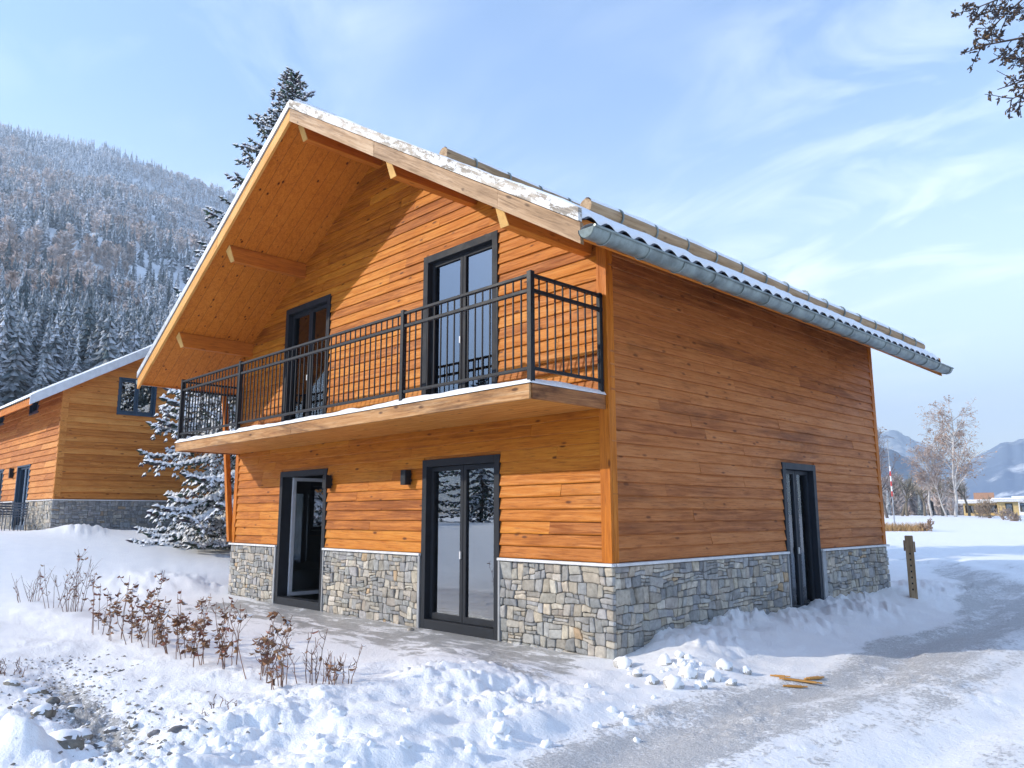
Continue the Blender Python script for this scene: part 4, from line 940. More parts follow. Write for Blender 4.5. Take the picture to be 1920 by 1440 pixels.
# overhanging tree at the right, trunk outside the frame
def corner_tree():
    r = np.random.default_rng(52); base = at_d(2420, 900, 8.6); base = np.array([base[0], base[1], gz(base[0], base[1])])
    root = thing('overhanging_tree', base, 'dark branches with a few dry leaves hanging in from the upper corner', 'tree')
    t = MB(); tw = MB(); lf = MB()
    top = np.array([0.25, 0.2, 10.5]); zs = np.linspace(-0.2, 1, 12)
    t.tube(np.stack([top[0] * zs + 0.06 * np.sin(zs * 7), top[1] * zs, np.maximum(-0.2, zs * 10.5)], -1), np.linspace(0.19, 0.03, 12), 9)
    cfg = dict(wig=0.16, grav=[0.0, 0.0, -0.03, -0.06], kids=[0, 10, 7, 0], start=[0, 0.12, 0.1, 0], ang=(0.35, 0.9), len=[0, 0.34, 0.5, 0], rad=0.5)
    tg = [(1800, 102, 8.4), (1812, 22, 8.7), (1870, 168, 8.5), (1888, 192, 8.2), (1850, 60, 9.0), (1880, -20, 9.0), (1905, 120, 8.0), (1950, 60, 8.8), (1960, 220, 8.6), (1900, 20, 8.3)]
    for px, py, dist in tg:
        tip = at_d(px, py, dist) - base; z = tip[2] - r.uniform(-0.2, 0.9); s = np.array([top[0] * z / 10.5, top[1] * z / 10.5, z])
        n = 9; k = np.linspace(0, 1, n)[:, None]; sag = np.array([0, 0, 0.25]) * np.sin(k * math.pi)
        P = s + (tip - s) * k + sag + r.normal(0, 0.028, (n, 3)) * np.sin(k * math.pi); l = np.linalg.norm(tip - s)
        t.tube(P, np.linspace(0.030, 0.004, n), 6, (0.05, 0.045, 0.045), cap=False)
        out = []
        for _ in range(26):
            u = r.uniform(0.30, 0.98); i = min(int(u * (n - 1)), n - 2); pp = P[i] + (P[i + 1] - P[i]) * (u * (n - 1) - i); d = norm(P[i + 1] - P[i]); ax = norm(np.cross(d, r.normal(0, 1, 3))); an = r.uniform(0.4, 1.0)
            branches(r, pp, d * math.cos(an) + ax * math.sin(an), r.uniform(0.16, 0.42) * (1.25 - u * 0.6), 0.007, 1, 3, out, cfg | dict(kids=[0, 5, 2, 0]))
        for pts, rad, lev in out:
            tw.tube(pts, np.maximum(rad, 0.0034), 4, np.array((0.055, 0.05, 0.055)) * r.uniform(0.7, 1.3), cap=False)
            if lev >= 2 and r.random() < 0.8:
                p = pts[-1]; s_ = r.uniform(0.010, 0.027); d = norm(r.normal(0, 1, 3) + np.array([0, 0, -0.6])); e = norm(np.cross(d, r.normal(0, 1, 3))); f = np.cross(d, e)
                lf.add([p, p + d * s_ + e * s_ * .6, p + d * 2.3 * s_, p + d * s_ - e * s_ * .6, p + d * s_ + f * s_ * .5, p + d * s_ - f * s_ * .5], [(0, 1, 4), (1, 2, 4), (2, 3, 4), (3, 0, 4), (1, 0, 5), (2, 1, 5), (3, 2, 5), (0, 3, 5)], np.array(((0.10, 0.07, 0.045), (0.16, 0.10, 0.05), (0.05, 0.045, 0.05))[r.integers(3)]) * r.uniform(0.7, 1.3))
    t.build('trunk', M['bark'], root, True); tw.build('crown', M['twig'], root); lf.build('leaves', M['leaf'], root)
corner_tree()

# ------------------------------------------------------------------ dry shrubs in front of the patio
def shrub(px, py, hpx, r, label, leafy, grp='dry shrubs in a row before the patio'):
    p = at_z(px, py, 0.05); z = gz(p[0], p[1]); dist = np.linalg.norm(p - CAM); H = hpx * dist / FPX
    root = thing('dry_shrub', (p[0], p[1], z), label, 'shrub', grp, rz=0)
    st = MB(); lf = MB(); ns = int(r.integers(4, 8)) if leafy > 0.3 else int(r.integers(5, 9))
    tips = []
    for k in range(ns):
        a = r.uniform(0, 6.28); b = np.array([0.10 * math.cos(a), 0.10 * math.sin(a), -0.06]) * r.uniform(0.3, 1.3); b[2] = -0.06; h = H * (1.0 if k == 0 else r.uniform(0.5, 0.98))
        lean = np.array([math.cos(a), math.sin(a), 0]) * r.uniform(0.0, 0.42) * h; n = 7; kk = np.linspace(0, 1, n)[:, None]
        P = b + kk * (lean + np.array([0, 0, h])) + r.normal(0, 0.012, (n, 3)) * kk
        c = np.array((0.22, 0.125, 0.09)) * r.uniform(0.6, 1.4); st.tube(P, np.linspace(0.0050, 0.0022, n), 5, c, cap=False)
        tips.append(P)
        for _ in range(int(r.integers(3, 7))):
            i = r.integers(2, n - 1); q = P[i]; a2 = r.uniform(0, 6.28); l = r.uniform(0.06, 0.2) * H / 0.7; e = q + np.array([math.cos(a2) * l * 0.6, math.sin(a2) * l * 0.6, l * 0.8]); m = (q + e) / 2 + r.normal(0, 0.012, 3)
            S = np.array([q, m, e]); st.tube(S, [0.0030, 0.0024, 0.0016], 4, c, cap=False); tips.append(S)
    st.build('stem', M['twig'], root)
    nl = int(leafy * 84)
    for _ in range(nl):
        S = tips[r.integers(len(tips))]; u = r.uniform(0.25, 1.0) * (len(S) - 1); i = min(int(u), len(S) - 2); q = S[i] + (S[i + 1] - S[i]) * (u - i); s = r.uniform(0.020, 0.044)
        a = r.uniform(0, 6.28); d = norm(np.array([math.cos(a), math.sin(a), r.uniform(-0.9, 0.5)])); e = norm(np.cross(d, [0, 0, 1.0] + r.normal(0, 0.5, 3))); nrm = np.cross(d, e); w = s * r.uniform(0.35, 0.55)
        c = np.array(((0.30, 0.15, 0.075), (0.37, 0.19, 0.095), (0.21, 0.10, 0.06), (0.42, 0.24, 0.12), (0.30, 0.125, 0.085))[r.integers(5)]) * r.uniform(0.6, 1.25); cu = nrm * s * r.uniform(0.15, 0.5)
        V = [q, q + d * s * .5 + e * w + cu, q + d * s * 1.2 + e * w * .9 + cu, q + d * s * 1.9 - nrm * s * .2, q + d * s * 1.2 - e * w * .9 + cu, q + d * s * .5 - e * w + cu, q + d * s]
        lf.add(V, [(0, 1, 6), (1, 2, 6), (2, 3, 6), (3, 4, 6), (4, 5, 6), (5, 0, 6)], c)
        if r.random() < 0.25: lf.add(np.array(V) + np.array([0, 0, 0.003]), [(1, 2, 6), (2, 3, 6), (0, 1, 6)], (0.8, 0.82, 0.85))
    if nl: lf.build('leaves', M['leaf'], root)
r5 = np.random.default_rng(61)
for a in ((48, 1130, 50, 'thin leafless sprig farthest out at the photo edge end of the shrub row', 0),
          (62, 1128, 58, 'bare twiggy sprig standing just beside the outermost sprig', 0),
          (100, 1143, 72, 'sparse bare shrub second from the outer end of the row', 0.15),
          (128, 1150, 85, 'bare many stemmed shrub next to the tall red tipped stem', 0.15),
          (148, 1150, 104, 'shrub with one tall red tipped stem at the outer end of the row', 0.35),
          (186, 1188, 98, 'brown leaved shrub where the leafy part of the row begins', 0.8),
          (222, 1200, 108, 'bushy brown leaved shrub with drooping leaves near the row start', 1.2),
          (252, 1208, 118, 'tallest dense brown shrub before the house corner', 1.5),
          (286, 1215, 100, 'brown leaved shrub in the middle of the row, loose crown', 1.0),
          (326, 1228, 104, 'dark leaved shrub in front of the open door', 1.1),
          (352, 1240, 118, 'dense russet shrub just right of the row middle', 1.5),
          (388, 1254, 118, 'thick russet shrub with the darkest stems near the patio', 1.5),
          (434, 1262, 120, 'airy brown leaved shrub with thin upright stems by the patio', 0.85),
          (478, 1280, 122, 'brown shrub with round leaves near the inner end of the row', 1.0),
          (500, 1281, 104, 'last leafy shrub before the bare stems at the row end', 0.8),
          (530, 1304, 104, 'single dark stem with few leaves near the inner row end', 0.25),
          (577, 1306, 100, 'pale grassy leafless shrub at the inner row end', 0.08),
          (600, 1308, 70, 'thin leafless sprig between the grassy shrub and the last sprig', 0),
          (632, 1313, 76, 'small upright sprig standing alone at the inner row end', 0.2),
          (410, 1345, 36, 'tiny twig poking out of the snow in front of the row', 0.02),
          (16, 1258, 38, 'tiny dry tuft in the snow at the photo edge', 0.05)):
    shrub(a[0], a[1], a[2], r5, a[3], a[4])

# ------------------------------------------------------------------ rocks, snow lumps, wood scraps, post
M['rock'] = toned('field rock', 0.85, 0.5, 18, 0.6)
import bmesh
def lump_mesh(name, mat, parent, s, r, rough=0.22, snowcap=None, sub=3):
    bm = bmesh.new(); bmesh.ops.create_icosphere(bm, subdivisions=sub, radius=1.0); o = r.uniform(0, 99)
    for v in bm.verts:
        c = v.co; n = fbm(np.array([c.x * 1.3 + o]), np.array([c.y * 1.3 + c.z * 1.7 + o]), 3, 3)[0] - 0.5; n2 = worley(np.array([c.x * 1.5 + o]), np.array([c.y * 1.5 + c.z + o]), 5)[0][0] - 0.5
        v.co = c * (1 + rough * (1.6 * n - 0.7 * n2))
    V = np.array([v.co[:] for v in bm.verts]) * s; Fc = np.array([[v.index for v in f.verts] for f in bm.faces]); bm.free(); return V, Fc
def rock(px, py, size, r, label, snow=True, grp='rocks in the gully', zoff=0.0, hfac=0.6):
    p = at_z(px, py, -0.03); z = gz(p[0], p[1])
    root = thing('rock', (p[0], p[1], z + zoff), label, 'rock', grp, rz=r.uniform(0, 6.28))
    s = np.array([size * r.uniform(0.9, 1.25), size * r.uniform(0.65, 0.95), size * hfac]); V, Fc = lump_mesh('stone', None, None, s, r, 0.3)
    base = np.array(((0.30, 0.27, 0.22), (0.24, 0.23, 0.21), (0.36, 0.32, 0.26), (0.27, 0.26, 0.26))[r.integers(4)]) * r.uniform(0.7, 1.15)
    mb = MB(); mb.add(V, Fc, base); mb.build('stone', M['rock'], root, True)
    if snow:
        k = V[Fc].mean(1); nrm = norm(np.cross(V[Fc[:, 1]] - V[Fc[:, 0]], V[Fc[:, 2]] - V[Fc[:, 0]])); sel = (nrm[:, 2] + 0.35 * (vnoise(k[:, 0] / size * 1.5, k[:, 1] / size * 1.5, 7) - 0.5)) > 0.62
        if sel.sum() > 6:
            W_ = V * 1.02 + np.array([0, 0, size * 0.05]); mb = MB(); mb.add(W_, Fc[sel]); mb.build('snow_cap', M['snow'], root, True)
r6 = np.random.default_rng(71)
RK = [(118, 1392, 0.105, 'largest brown rock in the gully at the lower photo corner'), (78, 1345, 0.085, 'brown rock with snow cap above the largest gully rock'), (98, 1320, 0.05, 'pale round stone above the brown gully rocks'), (140, 1326, 0.05, 'round grey stone half under snow in the gully'), (66, 1300, 0.07, 'brown rock by the dark rubble patch at the photo edge'), (142, 1372, 0.075, 'flat grey rock right of the snow capped gully rock'),
      (160, 1400, 0.06, 'tan rock right of the largest gully rock'), (255, 1414, 0.07, 'broad flat brown rock in the lower gully centre'), (212, 1360, 0.045, 'small tan rock alone on the rubble snow'), (370, 1398, 0.05, 'small grey rock at the inner end of the gully'), (60, 1385, 0.05, 'dark rock beside the corner snow heap'), (190, 1388, 0.055, 'grey rock between the tan and the flat brown rock'),
      (130, 1424, 0.07, 'tan rock at the bottom edge of the photo'), (330, 1420, 0.05, 'low grey rock near the bottom edge'), (250, 1362, 0.04, 'small snowy stone beyond the flat brown rock'), (20, 1300, 0.06, 'dark rock farthest out in the rubble'), (345, 1390, 0.04, 'little dark stone next to the inner grey rock'), (40, 1330, 0.045, 'small rubble stone under the dark patch'), (218, 1425, 0.05, 'grey stone below the flat brown rock'), (290, 1380, 0.035, 'tiny brown stone on the trampled snow')]
for px, py, s, lab in RK: rock(px, py, s * 1.25, r6, lab, snow=r6.random() < 0.6)
rock(770, 1186, 0.055, r6, 'brown stone lying against the wall beside the closed glazed door', False, None)
# rubble too small and too many to count
mb = MB()
for k in range(750):
    x = r6.uniform(-4.5, 0.5); y = -5.0 - 0.12 * x + r6.normal(0, 0.28); s = r6.uniform(0.008, 0.024); z = gz(x, y) + s * 0.1
    V = norm(r6.normal(0, 1, (6, 3)) * 0.25 + np.array([(1, 0, 0), (-1, 0, 0), (0, 1, 0), (0, -1, 0), (0, 0, .7), (0, 0, -.7)])) * s * np.array([1.2, 1, 0.7]) + np.array([x, y, z])
    mb.add(V, [(0, 2, 4), (2, 1, 4), (1, 3, 4), (3, 0, 4), (2, 0, 5), (1, 2, 5), (3, 1, 5), (0, 3, 5)], np.array(((0.3, 0.27, 0.23), (0.2, 0.19, 0.18), (0.75, 0.77, 0.8))[r6.integers(3)]) * r6.uniform(0.9, 1.5))
tag(mb.build('gravel', M['rock'], None), 'grey brown gravel strewn over the snow in the foreground gully', 'gravel', kind='stuff')
# rounded snow covered stones at the wall corner, and clods thrown up by the plough
def clod(x, y, size, r, label, grp, stone=False):
    z = gz(x, y); V, Fc = lump_mesh('lump', None, None, np.array([size, size * r.uniform(0.8, 1), size * r.uniform(0.8, 1.0)]), r, 0.42 if stone else 0.6)
    mb = MB(); mb.add(V, Fc)
    o = mb.build('snow_clod', M['snow'], None, True); o.location = (x, y, z + size * (0.28 if stone else 0.05)); o.rotation_euler = (0, 0, r.uniform(0, 6.28)); tag(o, label, 'snow clod', grp)
    if stone:
        ct = V[Fc].mean(1); sel = ct[:, 2] + size * 0.9 * (vnoise(ct[:, 0] / size * 1.7, ct[:, 1] / size * 1.7, 3) - 0.5) < -0.05 * size; s = MB(); s.add(V * 1.01, Fc[sel], np.array((0.50, 0.48, 0.45)) * r.uniform(0.8, 1.2)); s.build('stone', M['rock'], o, True)
CL = [(1168, 1224, .085, 'snow capped round stone touching the near wall corner'), (1246, 1228, .065, 'round snowy stone nearest the side wall right of the corner'), (1262, 1258, .085, 'large snowy round stone front of the heap by the corner'), (1290, 1242, .075, 'snowy stone behind the large front stone of the heap'), (1335, 1244, .075, 'round snowy stone at the right of the heap'), (1358, 1232, .07, 'grey showing stone at the heap end beside the side wall'),
      (1398, 1232, .055, 'single snowy stone apart to the right of the heap'), (1222, 1252, .06, 'low snowy lump left of the large front stone'), (1312, 1258, .055, 'small lump before the right stone of the heap'), (1195, 1240, .05, 'small lump beside the stone touching the corner'), (1275, 1225, .05, 'snow lump against the wall behind the heap'), (1370, 1250, .045, 'small lump at the right foot of the heap')]
for px, py, s, lab in CL:
    p = at_z(px, py, 0.16); clod(p[0], p[1], s * 1.08, r6, lab, 'snowy stones heaped by the wall corner', True)
for k in range(34):
    a = r6.uniform(0, 6.28); q = abs(r6.normal(0, 0.42)); p = at_z(1290, 1242, 0.12); x, y = p[0] + q * math.cos(a) * 0.9, p[1] + q * math.sin(a) * 0.8
    if x > 0.1 or y < -0.12: clod(x, y, r6.uniform(0.014, 0.04), r6, 'crumb of snow scattered round the snowy stones by the wall corner', 'snow crumbs round the stone heap')
for k in range(34):
    px, py = r6.uniform(380, 1240), 0; py = np.interp(px, [380, 800, 1240], [1405, 1375, 1300]) + r6.normal(0, 26)
    p = at_z(px, py, 0.15); s = r6.uniform(0.02, 0.065) * (1.0 if py > 1330 else 0.8); clod(p[0], p[1], s, r6, 'white clod of ploughed snow on the bank along the driveway', 'ploughed snow clods on the bank')
M['scrap'] = wood('broken orange wood', 'x', (0.34, 0.14, 0.035), (0.55, 0.27, 0.07), (0.65, 0.38, 0.14))
for k, (px, py, l, w, a, lab) in enumerate(((1500, 1277, 0.30, 0.05, 0.5, 'longest orange wood scrap on the driveway'), (1526, 1272, 0.16, 0.05, 1.2, 'short orange wood scrap at the right end of the scraps'), (1462, 1271, 0.10, 0.02, 0.3, 'thin orange splinter left of the other scraps'), (1490, 1284, 0.14, 0.035, 0.75, 'orange scrap nearest the camera on the driveway'))):
    p = at_z(px, py, 0); mb = MB(); mb.box((-l / 2, -w / 2, 0), (l / 2, w / 2, 0.018)); mb.box((-l / 2 - 0.04, -w / 3, 0.001), (-l / 2, w / 6, 0.016)); mb.box((l / 2, -w / 8, 0.002), (l / 2 + 0.05, w / 3, 0.015)); o = mb.build('wood_scrap', M['scrap'], None, bevel=0.004)
    o.location = (p[0], p[1], gz(p[0], p[1]) + 0.004); o.rotation_euler = (r6.normal(0, .05), r6.normal(0, .05), a); tag(o, lab, 'wood scrap', 'orange wood scraps on the driveway')
p = at_z(1714, 1128, 0.10); post = thing('wooden_post', (p[0], p[1], gz(p[0], p[1])), 'weathered wooden post with a wider block near its top, behind the large chalet', 'post', rz=0.33)
mb = MB(); mb.box((-0.065, -0.065, -0.2), (0.065, 0.065, 1.04)); mb.build('shaft', M['post'], post, bevel=0.01)
mb = MB()
for k in range(7): mb.box((-0.012, -0.0685, 0.12 + k * 0.1), (0.012, -0.066, 0.15 + k * 0.1))
mb.build('notch', M['black'], post)
for a_, b_, z_ in ((-0.092, -0.066, 0.78), (0.066, 0.092, 0.76)): mb = MB(); mb.box((a_, -0.05, z_), (b_, 0.05, z_ + 0.18)); mb.build('cleat', M['post'], post, bevel=0.006)

# ------------------------------------------------------------------ far right: lamp post, buildings, walker, car
M['red'] = plain('red band', (0.55, 0.06, 0.06), 0.5); M['whitep'] = plain('white band', (0.8, 0.8, 0.8), 0.5); M['steel'] = plain('grey steel', (0.36, 0.38, 0.41), 0.4, 0.6)
q = far(1678, 990, 52); lamp = thing('street_lamp', q, 'slim lamp post with red and white bands on the far snow field', 'street lamp')
mb = MB(); mb.tube([(0, 0, -0.1), (0, 0, 3.0), (-0.03, 0.0, 5.2)], [0.04, 0.032, 0.022], 8); mb.build('pole', M['steel'], lamp, True)
for k in range(6):
    mb = MB(); mb.tube([(0, 0, 1.75 + k * 0.3), (0, 0, 2.05 + k * 0.3)], 0.044, 10); mb.build('band', M['red' if k % 2 == 0 else 'whitep'], lamp, True)
mb = MB(); mb.tube([(-0.35, -0.3, 5.2), (-0.05, 0, 5.35), (0.3, 0.3, 5.24)], [0.05, 0.07, 0.03], 8); mb.build('lamp_head', M['steel'], lamp, True)
M['ywood'] = wood('yellow timber cladding', 'x', (0.45, 0.30, 0.12), (0.60, 0.44, 0.2), (0.7, 0.54, 0.28), knots=0)
M['plaster'] = plain('white plaster', (0.72, 0.71, 0.69), 0.8); M['rooftile'] = plain('orange roof tiles', (0.45, 0.24, 0.14), 0.8)
def block(px0, px1, ytop, ybot, dist, depth, label, wallmat, bays, flat=True, roofmat='snow'):
    a = at_d(px0, ybot, dist); b = at_d(px1, ybot, dist); zb = float(base_h(*a[:2])) - 0.2; top = at_d(px0, ytop, dist)[2]; w = math.hypot(*(b - a)[:2]); ang = math.atan2(b[1] - a[1], b[0] - a[0])
    root = thing('timber_building' if wallmat == 'ywood' else 'house', (a[0], a[1], zb), label, 'building', rz=ang); h = top - zb
    mb = MB(); mb.box((0, 0, 0), (w, depth, h)); mb.build('wall', M[wallmat], root)
    if flat: mb = MB(); mb.box((-0.4, -0.5, h), (w + 0.4, depth + 0.4, h + 0.22)); mb.build('roof', M['ledge'], root); sn = MB(); sn.box((-0.4, -0.5, h + 0.221), (w + 0.4, depth + 0.4, h + 0.36)); sn.build('snow_cover', M['snow'], root, bevel=0.05)
    else:
        mb = MB(); y0, y1 = -0.6, depth + 0.6; rz_ = h + depth * 0.33; mb.add([(-0.5, y0, h - 0.1), (w + .5, y0, h - 0.1), (w + .5, depth / 2, rz_), (-.5, depth / 2, rz_), (w + .5, y1, h - 0.1), (-.5, y1, h - 0.1)], [(0, 1, 2, 3), (3, 2, 4, 5), (0, 5, 4, 1)]); mb.add([(-.01, 0, h), (-.01, depth, h), (-.01, depth / 2, rz_ - .15)], [(0, 1, 2)]); mb.add([(w + .01, 0, h), (w + .01, depth, h), (w + .01, depth / 2, rz_ - .15)], [(2, 1, 0)]); mb.build('roof', M[roofmat], root)
    for (u0, u1, z0, z1) in bays:
        mb = MB(); mb.box((w * u0, -0.04, h * z0), (w * u1, 0.05, h * z1)); f = mb.build('window', M['anthra'], root); g = MB(); g.box((w * u0 + .08, -0.06, h * z0 + .08), (w * u1 - .08, -0.042, h * z1 - .08)); g.build('pane', M['glass_dark'], f)
block(1808, 1875, 944, 968, 88, 7, 'low yellow timber building with a dark window band on the far field', 'ywood', [(0.05, 0.3, 0.35, 0.85), (0.35, 0.62, 0.35, 0.85), (0.67, 0.95, 0.35, 0.85)])
block(1872, 1912, 941, 968, 84, 6, 'yellow timber pavilion with one square dark window at the photo edge', 'ywood', [(0.38, 0.72, 0.25, 0.9)])
block(1908, 1950, 936, 968, 110, 8, 'pale building cut by the photo edge behind the yellow pavilion', 'plaster', [(0.15, 0.4, 0.3, 0.8), (0.55, 0.85, 0.3, 0.8)])
block(1836, 1860, 945, 962, 130, 5, 'house with orange roof rising behind the yellow timber building', 'plaster', [(0.2, 0.4, 0.3, 0.7), (0.6, 0.8, 0.3, 0.7)], flat=False, roofmat='rooftile')
# distant walker
def walker():
    q = far(1748, 968, 92); root = thing('person', q, 'tiny figure in a dark coat walking below the birches', 'person')
    J = [(0, 0, .95), (0, 0, 1.15), (0, 0, 1.42), (0, 0, 1.52), (0, 0.02, 1.66), (.09, 0, .9), (.10, -.12, .5), (.10, -.02, .06), (.10, -.14, .03), (-.09, 0, .9), (-.10, .16, .5), (-.10, .30, .1), (-.10, .2, .05), (.2, 0, 1.4), (.25, .08, 1.12), (.22, -.02, .88), (-.2, 0, 1.4), (-.25, -.06, 1.12), (-.22, -.18, .92)]
    E = [(0, 1), (1, 2), (2, 3), (3, 4), (0, 5), (5, 6), (6, 7), (7, 8), (0, 9), (9, 10), (10, 11), (11, 12), (2, 13), (13, 14), (14, 15), (2, 16), (16, 17), (17, 18)]
    Rr = [.17, .17, .17, .06, .10, .11, .075, .05, .045, .11, .075, .05, .045, .075, .055, .045, .075, .055, .045]
    me = bpy.data.meshes.new('body'); me.from_pydata(J, E, []); o = bpy.data.objects.new('body', me); COL.objects.link(o); o.parent = root
    o.modifiers.new('skin', 'SKIN'); o.modifiers.new('smooth', 'SUBSURF').render_levels = 1; me.skin_vertices[0].data[0].use_root = True
    for k, rr in enumerate(Rr): me.skin_vertices[0].data[k].radius = (rr, rr)
    me.materials.append(M['black']); root.rotation_euler = (0, 0, 0.9)
    mb = MB(); zs = np.array([.62, .9, 1.2, 1.45]); mb.tube(np.stack([0 * zs, 0 * zs, zs], -1), [.27, .23, .22, .18], 12); mb.build('coat', M['black'], root, True)
walker()
M['carpaint'] = plain('dark blue car paint', (0.03, 0.05, 0.09), 0.25, 0.4)
def car():
    q = far(1684, 966, 150); root = thing('parked_car', q, 'dark parked car near the banded lamp post', 'car', rz=0.35)
    prof = [(-2.0, .35), (-2.05, .75), (-1.2, .92), (-.6, 1.4), (.8, 1.42), (1.6, .95), (2.05, .85), (2.05, .35)]
    mb = MB(); n = len(prof)
    for y in (-.82, .82): mb.add([(x, y, z) for x, z in prof], [tuple(range(n))])
    V = [(x, -.82, z) for x, z in prof] + [(x, .82, z) for x, z in prof]; mb.add(V, [(k, (k + 1) % n, n + (k + 1) % n, n + k) for k in range(n)]); mb.build('body', M['carpaint'], root, bevel=0.05)
    mb = MB()
    for y in (-.826, .826): mb.add([(-1.05, y, .95), (-.55, y, 1.34), (.75, y, 1.36), (1.35, y, .97)], [(0, 1, 2, 3)])
    mb.build('side_window', M['glass_dark'], root)
    for x in (-1.25, 1.3):
        for y in (-.8, .8): mb = MB(); mb.tube([(x, y - .1, .32), (x, y + .1, .32)], .32, 16); w = mb.build('wheel', M['black'], root)
    mb = MB(); mb.grid(np.array([[(x, y, 1.45 + .05 * (1 - (y / .8) ** 2)) for y in np.linspace(-.75, .75, 7)] for x in np.linspace(-.6, .85, 6)])); mb.build('snow_cover', M['snow'], root, True)
car()

# ------------------------------------------------------------------ hills, forest, mountains
def hill_elev(az): return np.interp(az, [-110, -95, -81, -75, -67, -58, -48, -40], [21.7, 22.6, 23.2, 23.2, 21.9, 20.0, 17.0, 12.0])
def hill_h(az, r):
    t = np.clip((r - 75) / (880 - 75), 0, 1.25); prof = t ** 0.42 * np.where(t > 1, np.maximum(0, 1 - (t - 1) * 1.3), 1)
    x = r * np.sin(np.radians(az)); y = r * np.cos(np.radians(az))
    e = np.radians(hill_elev(az)) * prof; h = r * np.tan(e)
    return 1.15 + h + (fbm(x / 140, y / 140, 91, 4) - 0.5) * 55 * sstep(120, 400, r) * sstep(1.15, 0.7, t) + (fbm(x / 30, y / 30, 95, 3) - 0.5) * 6 * sstep(90, 200, r)
def tree_mass(r, x, y, z, rd, pale, frost, hs=(8, 17)):
    """many small conifers and frosted broadleaf crowns as drooping blades in one mesh"""
    mb = MB()
    for lo, hi, tiers, nb, wf in ((0, 190, 26, 15, 0.6), (190, 380, 16, 11, 0.85), (380, 9999, 8, 8, 1.0)):
        idx = np.nonzero((rd >= lo) & (rd < hi))[0]; n = len(idx)
        if n == 0: continue
        pl = pale[idx]; H = r.uniform(hs[0], hs[1], n) * np.where(pl, 0.8, 1.0); Rb = H * r.uniform(0.13, 0.20, n) * np.where(pl, 1.3, 1.0)
        for t in range(tiers):
            f0 = (t + r.uniform(-0.3, 0.3, (n, nb))) / tiers * 0.93 + 0.06; a = r.uniform(0, 2 * math.pi, (n, nb)); ca, sa = np.cos(a), np.sin(a)
            prof = np.where(pl[:, None], np.sin(np.clip(f0, 0.02, 0.98) * math.pi) ** 0.7, (1 - f0).clip(0.03, 1) ** 0.85)
            l = Rb[:, None] * prof * r.uniform(0.6, 1.25, (n, nb)); w = (l * r.uniform(0.22, 0.42, (n, nb)) + 0.12) * wf * np.where(pl[:, None], 0.6, 1.0); dz = np.where(pl[:, None], 0.8, -0.42) * l * r.uniform(0.5, 1.4, (n, nb))
            cx = x[idx][:, None]; cy = y[idx][:, None]; cz = z[idx][:, None] + H[:, None] * f0 - 0.5; up = H[:, None] / tiers * 0.9
            m = 0.5
            P = [np.stack([cx + 0 * a, cy + 0 * a, cz + up], -1), np.stack([cx + l * m * ca - w * sa, cy + l * m * sa + w * ca, cz + dz * m - 0.15 * up], -1), np.stack([cx + l * ca, cy + l * sa, cz + dz], -1), np.stack([cx + l * m * ca + w * sa, cy + l * m * sa - w * ca, cz + dz * m - 0.15 * up], -1)]
            V = np.stack(P, 2).reshape(-1, 3); F3 = np.arange(len(V)).reshape(-1, 4)
            fr = (frost[idx][:, None] * np.where(pl[:, None], 0.6, 1.0) * r.uniform(0.1, 1.9, (n, nb))).clip(0, 1).reshape(-1, 1)
            dk = np.where(pl[:, None, None], np.array((0.62, 0.51, 0.44)), np.array((0.050, 0.075, 0.080))) * r.uniform(0.6, 1.5, (n, 1, 1)); dk = np.broadcast_to(dk, (n, nb, 3)).reshape(-1, 3)
            mb.add(V, np.concatenate([F3[:, [0, 1, 2]], F3[:, [0, 2, 3]]]), np.tile(dk * (1 - fr) + np.array((0.82, 0.83, 0.86)) * fr, (2, 1)))
    return mb
def build_hill():
    az = np.arange(-112, -37.9, 0.4); rr = np.concatenate([np.arange(70, 300, 5), np.arange(300, 1080, 11)]); A, R_ = np.meshgrid(az, rr, indexing='ij'); Z = hill_h(A, R_); Z = np.where(R_ > 1060, 0, Z)
    Z = Z * sstep(-37.5, -42, A) + 0.5
    G = np.stack([CAM[0] + R_ * np.sin(np.radians(A)), CAM[1] + R_ * np.cos(np.radians(A)), Z], -1); mb = MB(); mb.grid(G[::-1]); tag(mb.build('hill', M['snow'], None, True), kind='structure')
    r = np.random.default_rng(83); N = 17000
    az = r.uniform(-98, -54, N); rd = np.sqrt(r.uniform(85 ** 2, 900 ** 2, N)); near = r.uniform(0, 1, N) < 0.18; rd = np.where(near, r.uniform(85, 300, N), rd)
    z = hill_h(az, rd); x = CAM[0] + rd * np.sin(np.radians(az)); y = CAM[1] + rd * np.cos(np.radians(az))
    # a pale open strip runs down the slope
    el = np.degrees(np.arctan2(z - CAM[2], rd)); strip = np.abs((az + 76.5) * 0.62 + (el - 16.3)) < 0.45; keep = ~(strip & (az > -76.5) & (az < -70) & (r.random(N) < 0.85)); az, rd, x, y, z = az[keep], rd[keep], x[keep], y[keep], z[keep]; N = len(az)
    pale = fbm(x / 60, y / 60, 101, 3) + r.normal(0, 0.08, N) > 0.535 + 0.4 * (rd < 200)
    frost = np.clip(0.27 + 0.60 * (z / 360) + 0.9 * (fbm(x / 45, y / 45, 111, 3) - 0.5) + r.normal(0, 0.16, N), 0.04, 0.95)
    mb = tree_mass(r, x, y, z, rd, pale, frost)
    t = NT('forest'); c, _ = t.tone(); t.b.inputs['Specular IOR Level'].default_value = 0.1
    tag(mb.build('forest', t.set(Base_Color=c, Roughness=0.9), None), 'frosted conifer forest covering the hillside beyond the chalets', 'forest', kind='stuff')
build_hill()
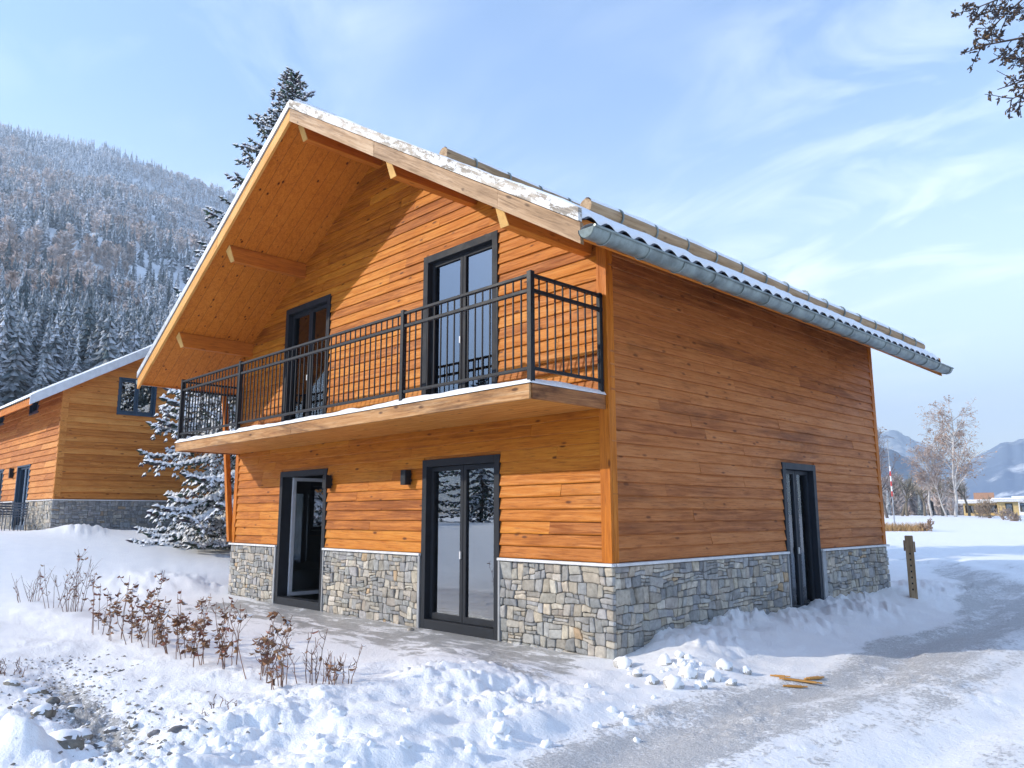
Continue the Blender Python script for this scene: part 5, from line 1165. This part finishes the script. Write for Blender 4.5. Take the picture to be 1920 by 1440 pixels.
def mountain(azs, els, d0, d1, seed, dark, snowf):
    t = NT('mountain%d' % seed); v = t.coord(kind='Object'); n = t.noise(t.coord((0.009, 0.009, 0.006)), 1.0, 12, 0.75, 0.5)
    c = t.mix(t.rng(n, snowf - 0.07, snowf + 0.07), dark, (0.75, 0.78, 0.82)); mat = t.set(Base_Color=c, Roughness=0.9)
    az = np.linspace(azs[0], azs[-1], 260); tt = np.linspace(0, 1.3, 120); A, T = np.meshgrid(az, tt, indexing='ij'); R_ = d0 + (d1 - d0) * T
    e = np.interp(A, azs, els) + 0.10 * (fbm(A * 2.2, A * 0 + 3, seed, 4) - 0.5) * 2; prof = np.where(T <= 1, T ** 0.8, 1 - (T - 1) * 2.0)
    x = R_ * np.sin(np.radians(A)); y = R_ * np.cos(np.radians(A)); h = R_ * np.tan(np.radians(e)) * prof + (fbm(x / (0.10 * d1), y / (0.10 * d1), seed, 6, 0.55) - 0.5) * 0.42 * d1 * np.tan(np.radians(e)) * sstep(0, 0.3, T) * sstep(1.05, 0.9, T)
    mb = MB(); mb.grid(np.stack([CAM[0] + x, CAM[1] + y, h], -1)[::-1]); return tag(mb.build('mountain', mat, None, True), kind='structure')
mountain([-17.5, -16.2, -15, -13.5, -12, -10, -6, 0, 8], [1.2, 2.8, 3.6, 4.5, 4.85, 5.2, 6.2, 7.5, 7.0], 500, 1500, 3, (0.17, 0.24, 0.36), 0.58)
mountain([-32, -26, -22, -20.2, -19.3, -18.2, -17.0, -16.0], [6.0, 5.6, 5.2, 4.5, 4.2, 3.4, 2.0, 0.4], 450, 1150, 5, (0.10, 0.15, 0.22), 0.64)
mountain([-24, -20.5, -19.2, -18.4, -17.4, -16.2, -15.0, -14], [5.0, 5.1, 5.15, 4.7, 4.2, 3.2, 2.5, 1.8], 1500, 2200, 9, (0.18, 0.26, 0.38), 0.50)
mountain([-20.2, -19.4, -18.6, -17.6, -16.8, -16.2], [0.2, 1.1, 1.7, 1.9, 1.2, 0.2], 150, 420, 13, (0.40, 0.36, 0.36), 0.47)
# frosted copse at the far edge of the field
r8 = np.random.default_rng(131); N = 170; az = r8.uniform(-22.5, -15.6, N); rd = r8.uniform(105, 230, N); x = CAM[0] + rd * np.sin(np.radians(az)); y = CAM[1] + rd * np.cos(np.radians(az))
mb = tree_mass(r8, x, y, base_h(x, y), rd, r8.random(N) < 0.88, r8.uniform(0.2, 0.8, N), (3.0, 7.5)); t = NT('copse'); c, _ = t.tone()
tag(mb.build('woodland', t.set(Base_Color=c, Roughness=0.9), None), 'frosted grey copse at the far edge of the snow field', 'woodland', kind='stuff')
# spruces across the clearing, mirrored in the glazed doors
r7 = np.random.default_rng(97)
for k, (x, y, h) in enumerate(((-24, -27, 9.5), (-19, -30, 10.5), (-29, -24, 9.0), (-14, -33, 10.5), (-35, -24, 9.5), (-9, -36, 11))):
    spruce((x, y, base_h(x, y) - 0.1), h, h * 0.27, r7, 'dark spruce across the clearing mirrored in the glazed doors', 0.35, 'spruces mirrored in the glass', dens=0.6)

# ------------------------------------------------------------------ air
t = NT('haze'); t.t.nodes.remove(t.b); pv = t.n('ShaderNodeVolumePrincipled'); pv.inputs['Color'].default_value = (0.66, 0.82, 1.0, 1); pv.inputs['Density'].default_value = HAZE_DENSITY; t.l(pv.outputs[0], t.out.inputs['Volume'])
mb = MB(); mb.box((-3400, -3400, -3.0), (3400, 3400, 460)); hz = mb.build('haze', t.m); tag(hz, kind='stuff')
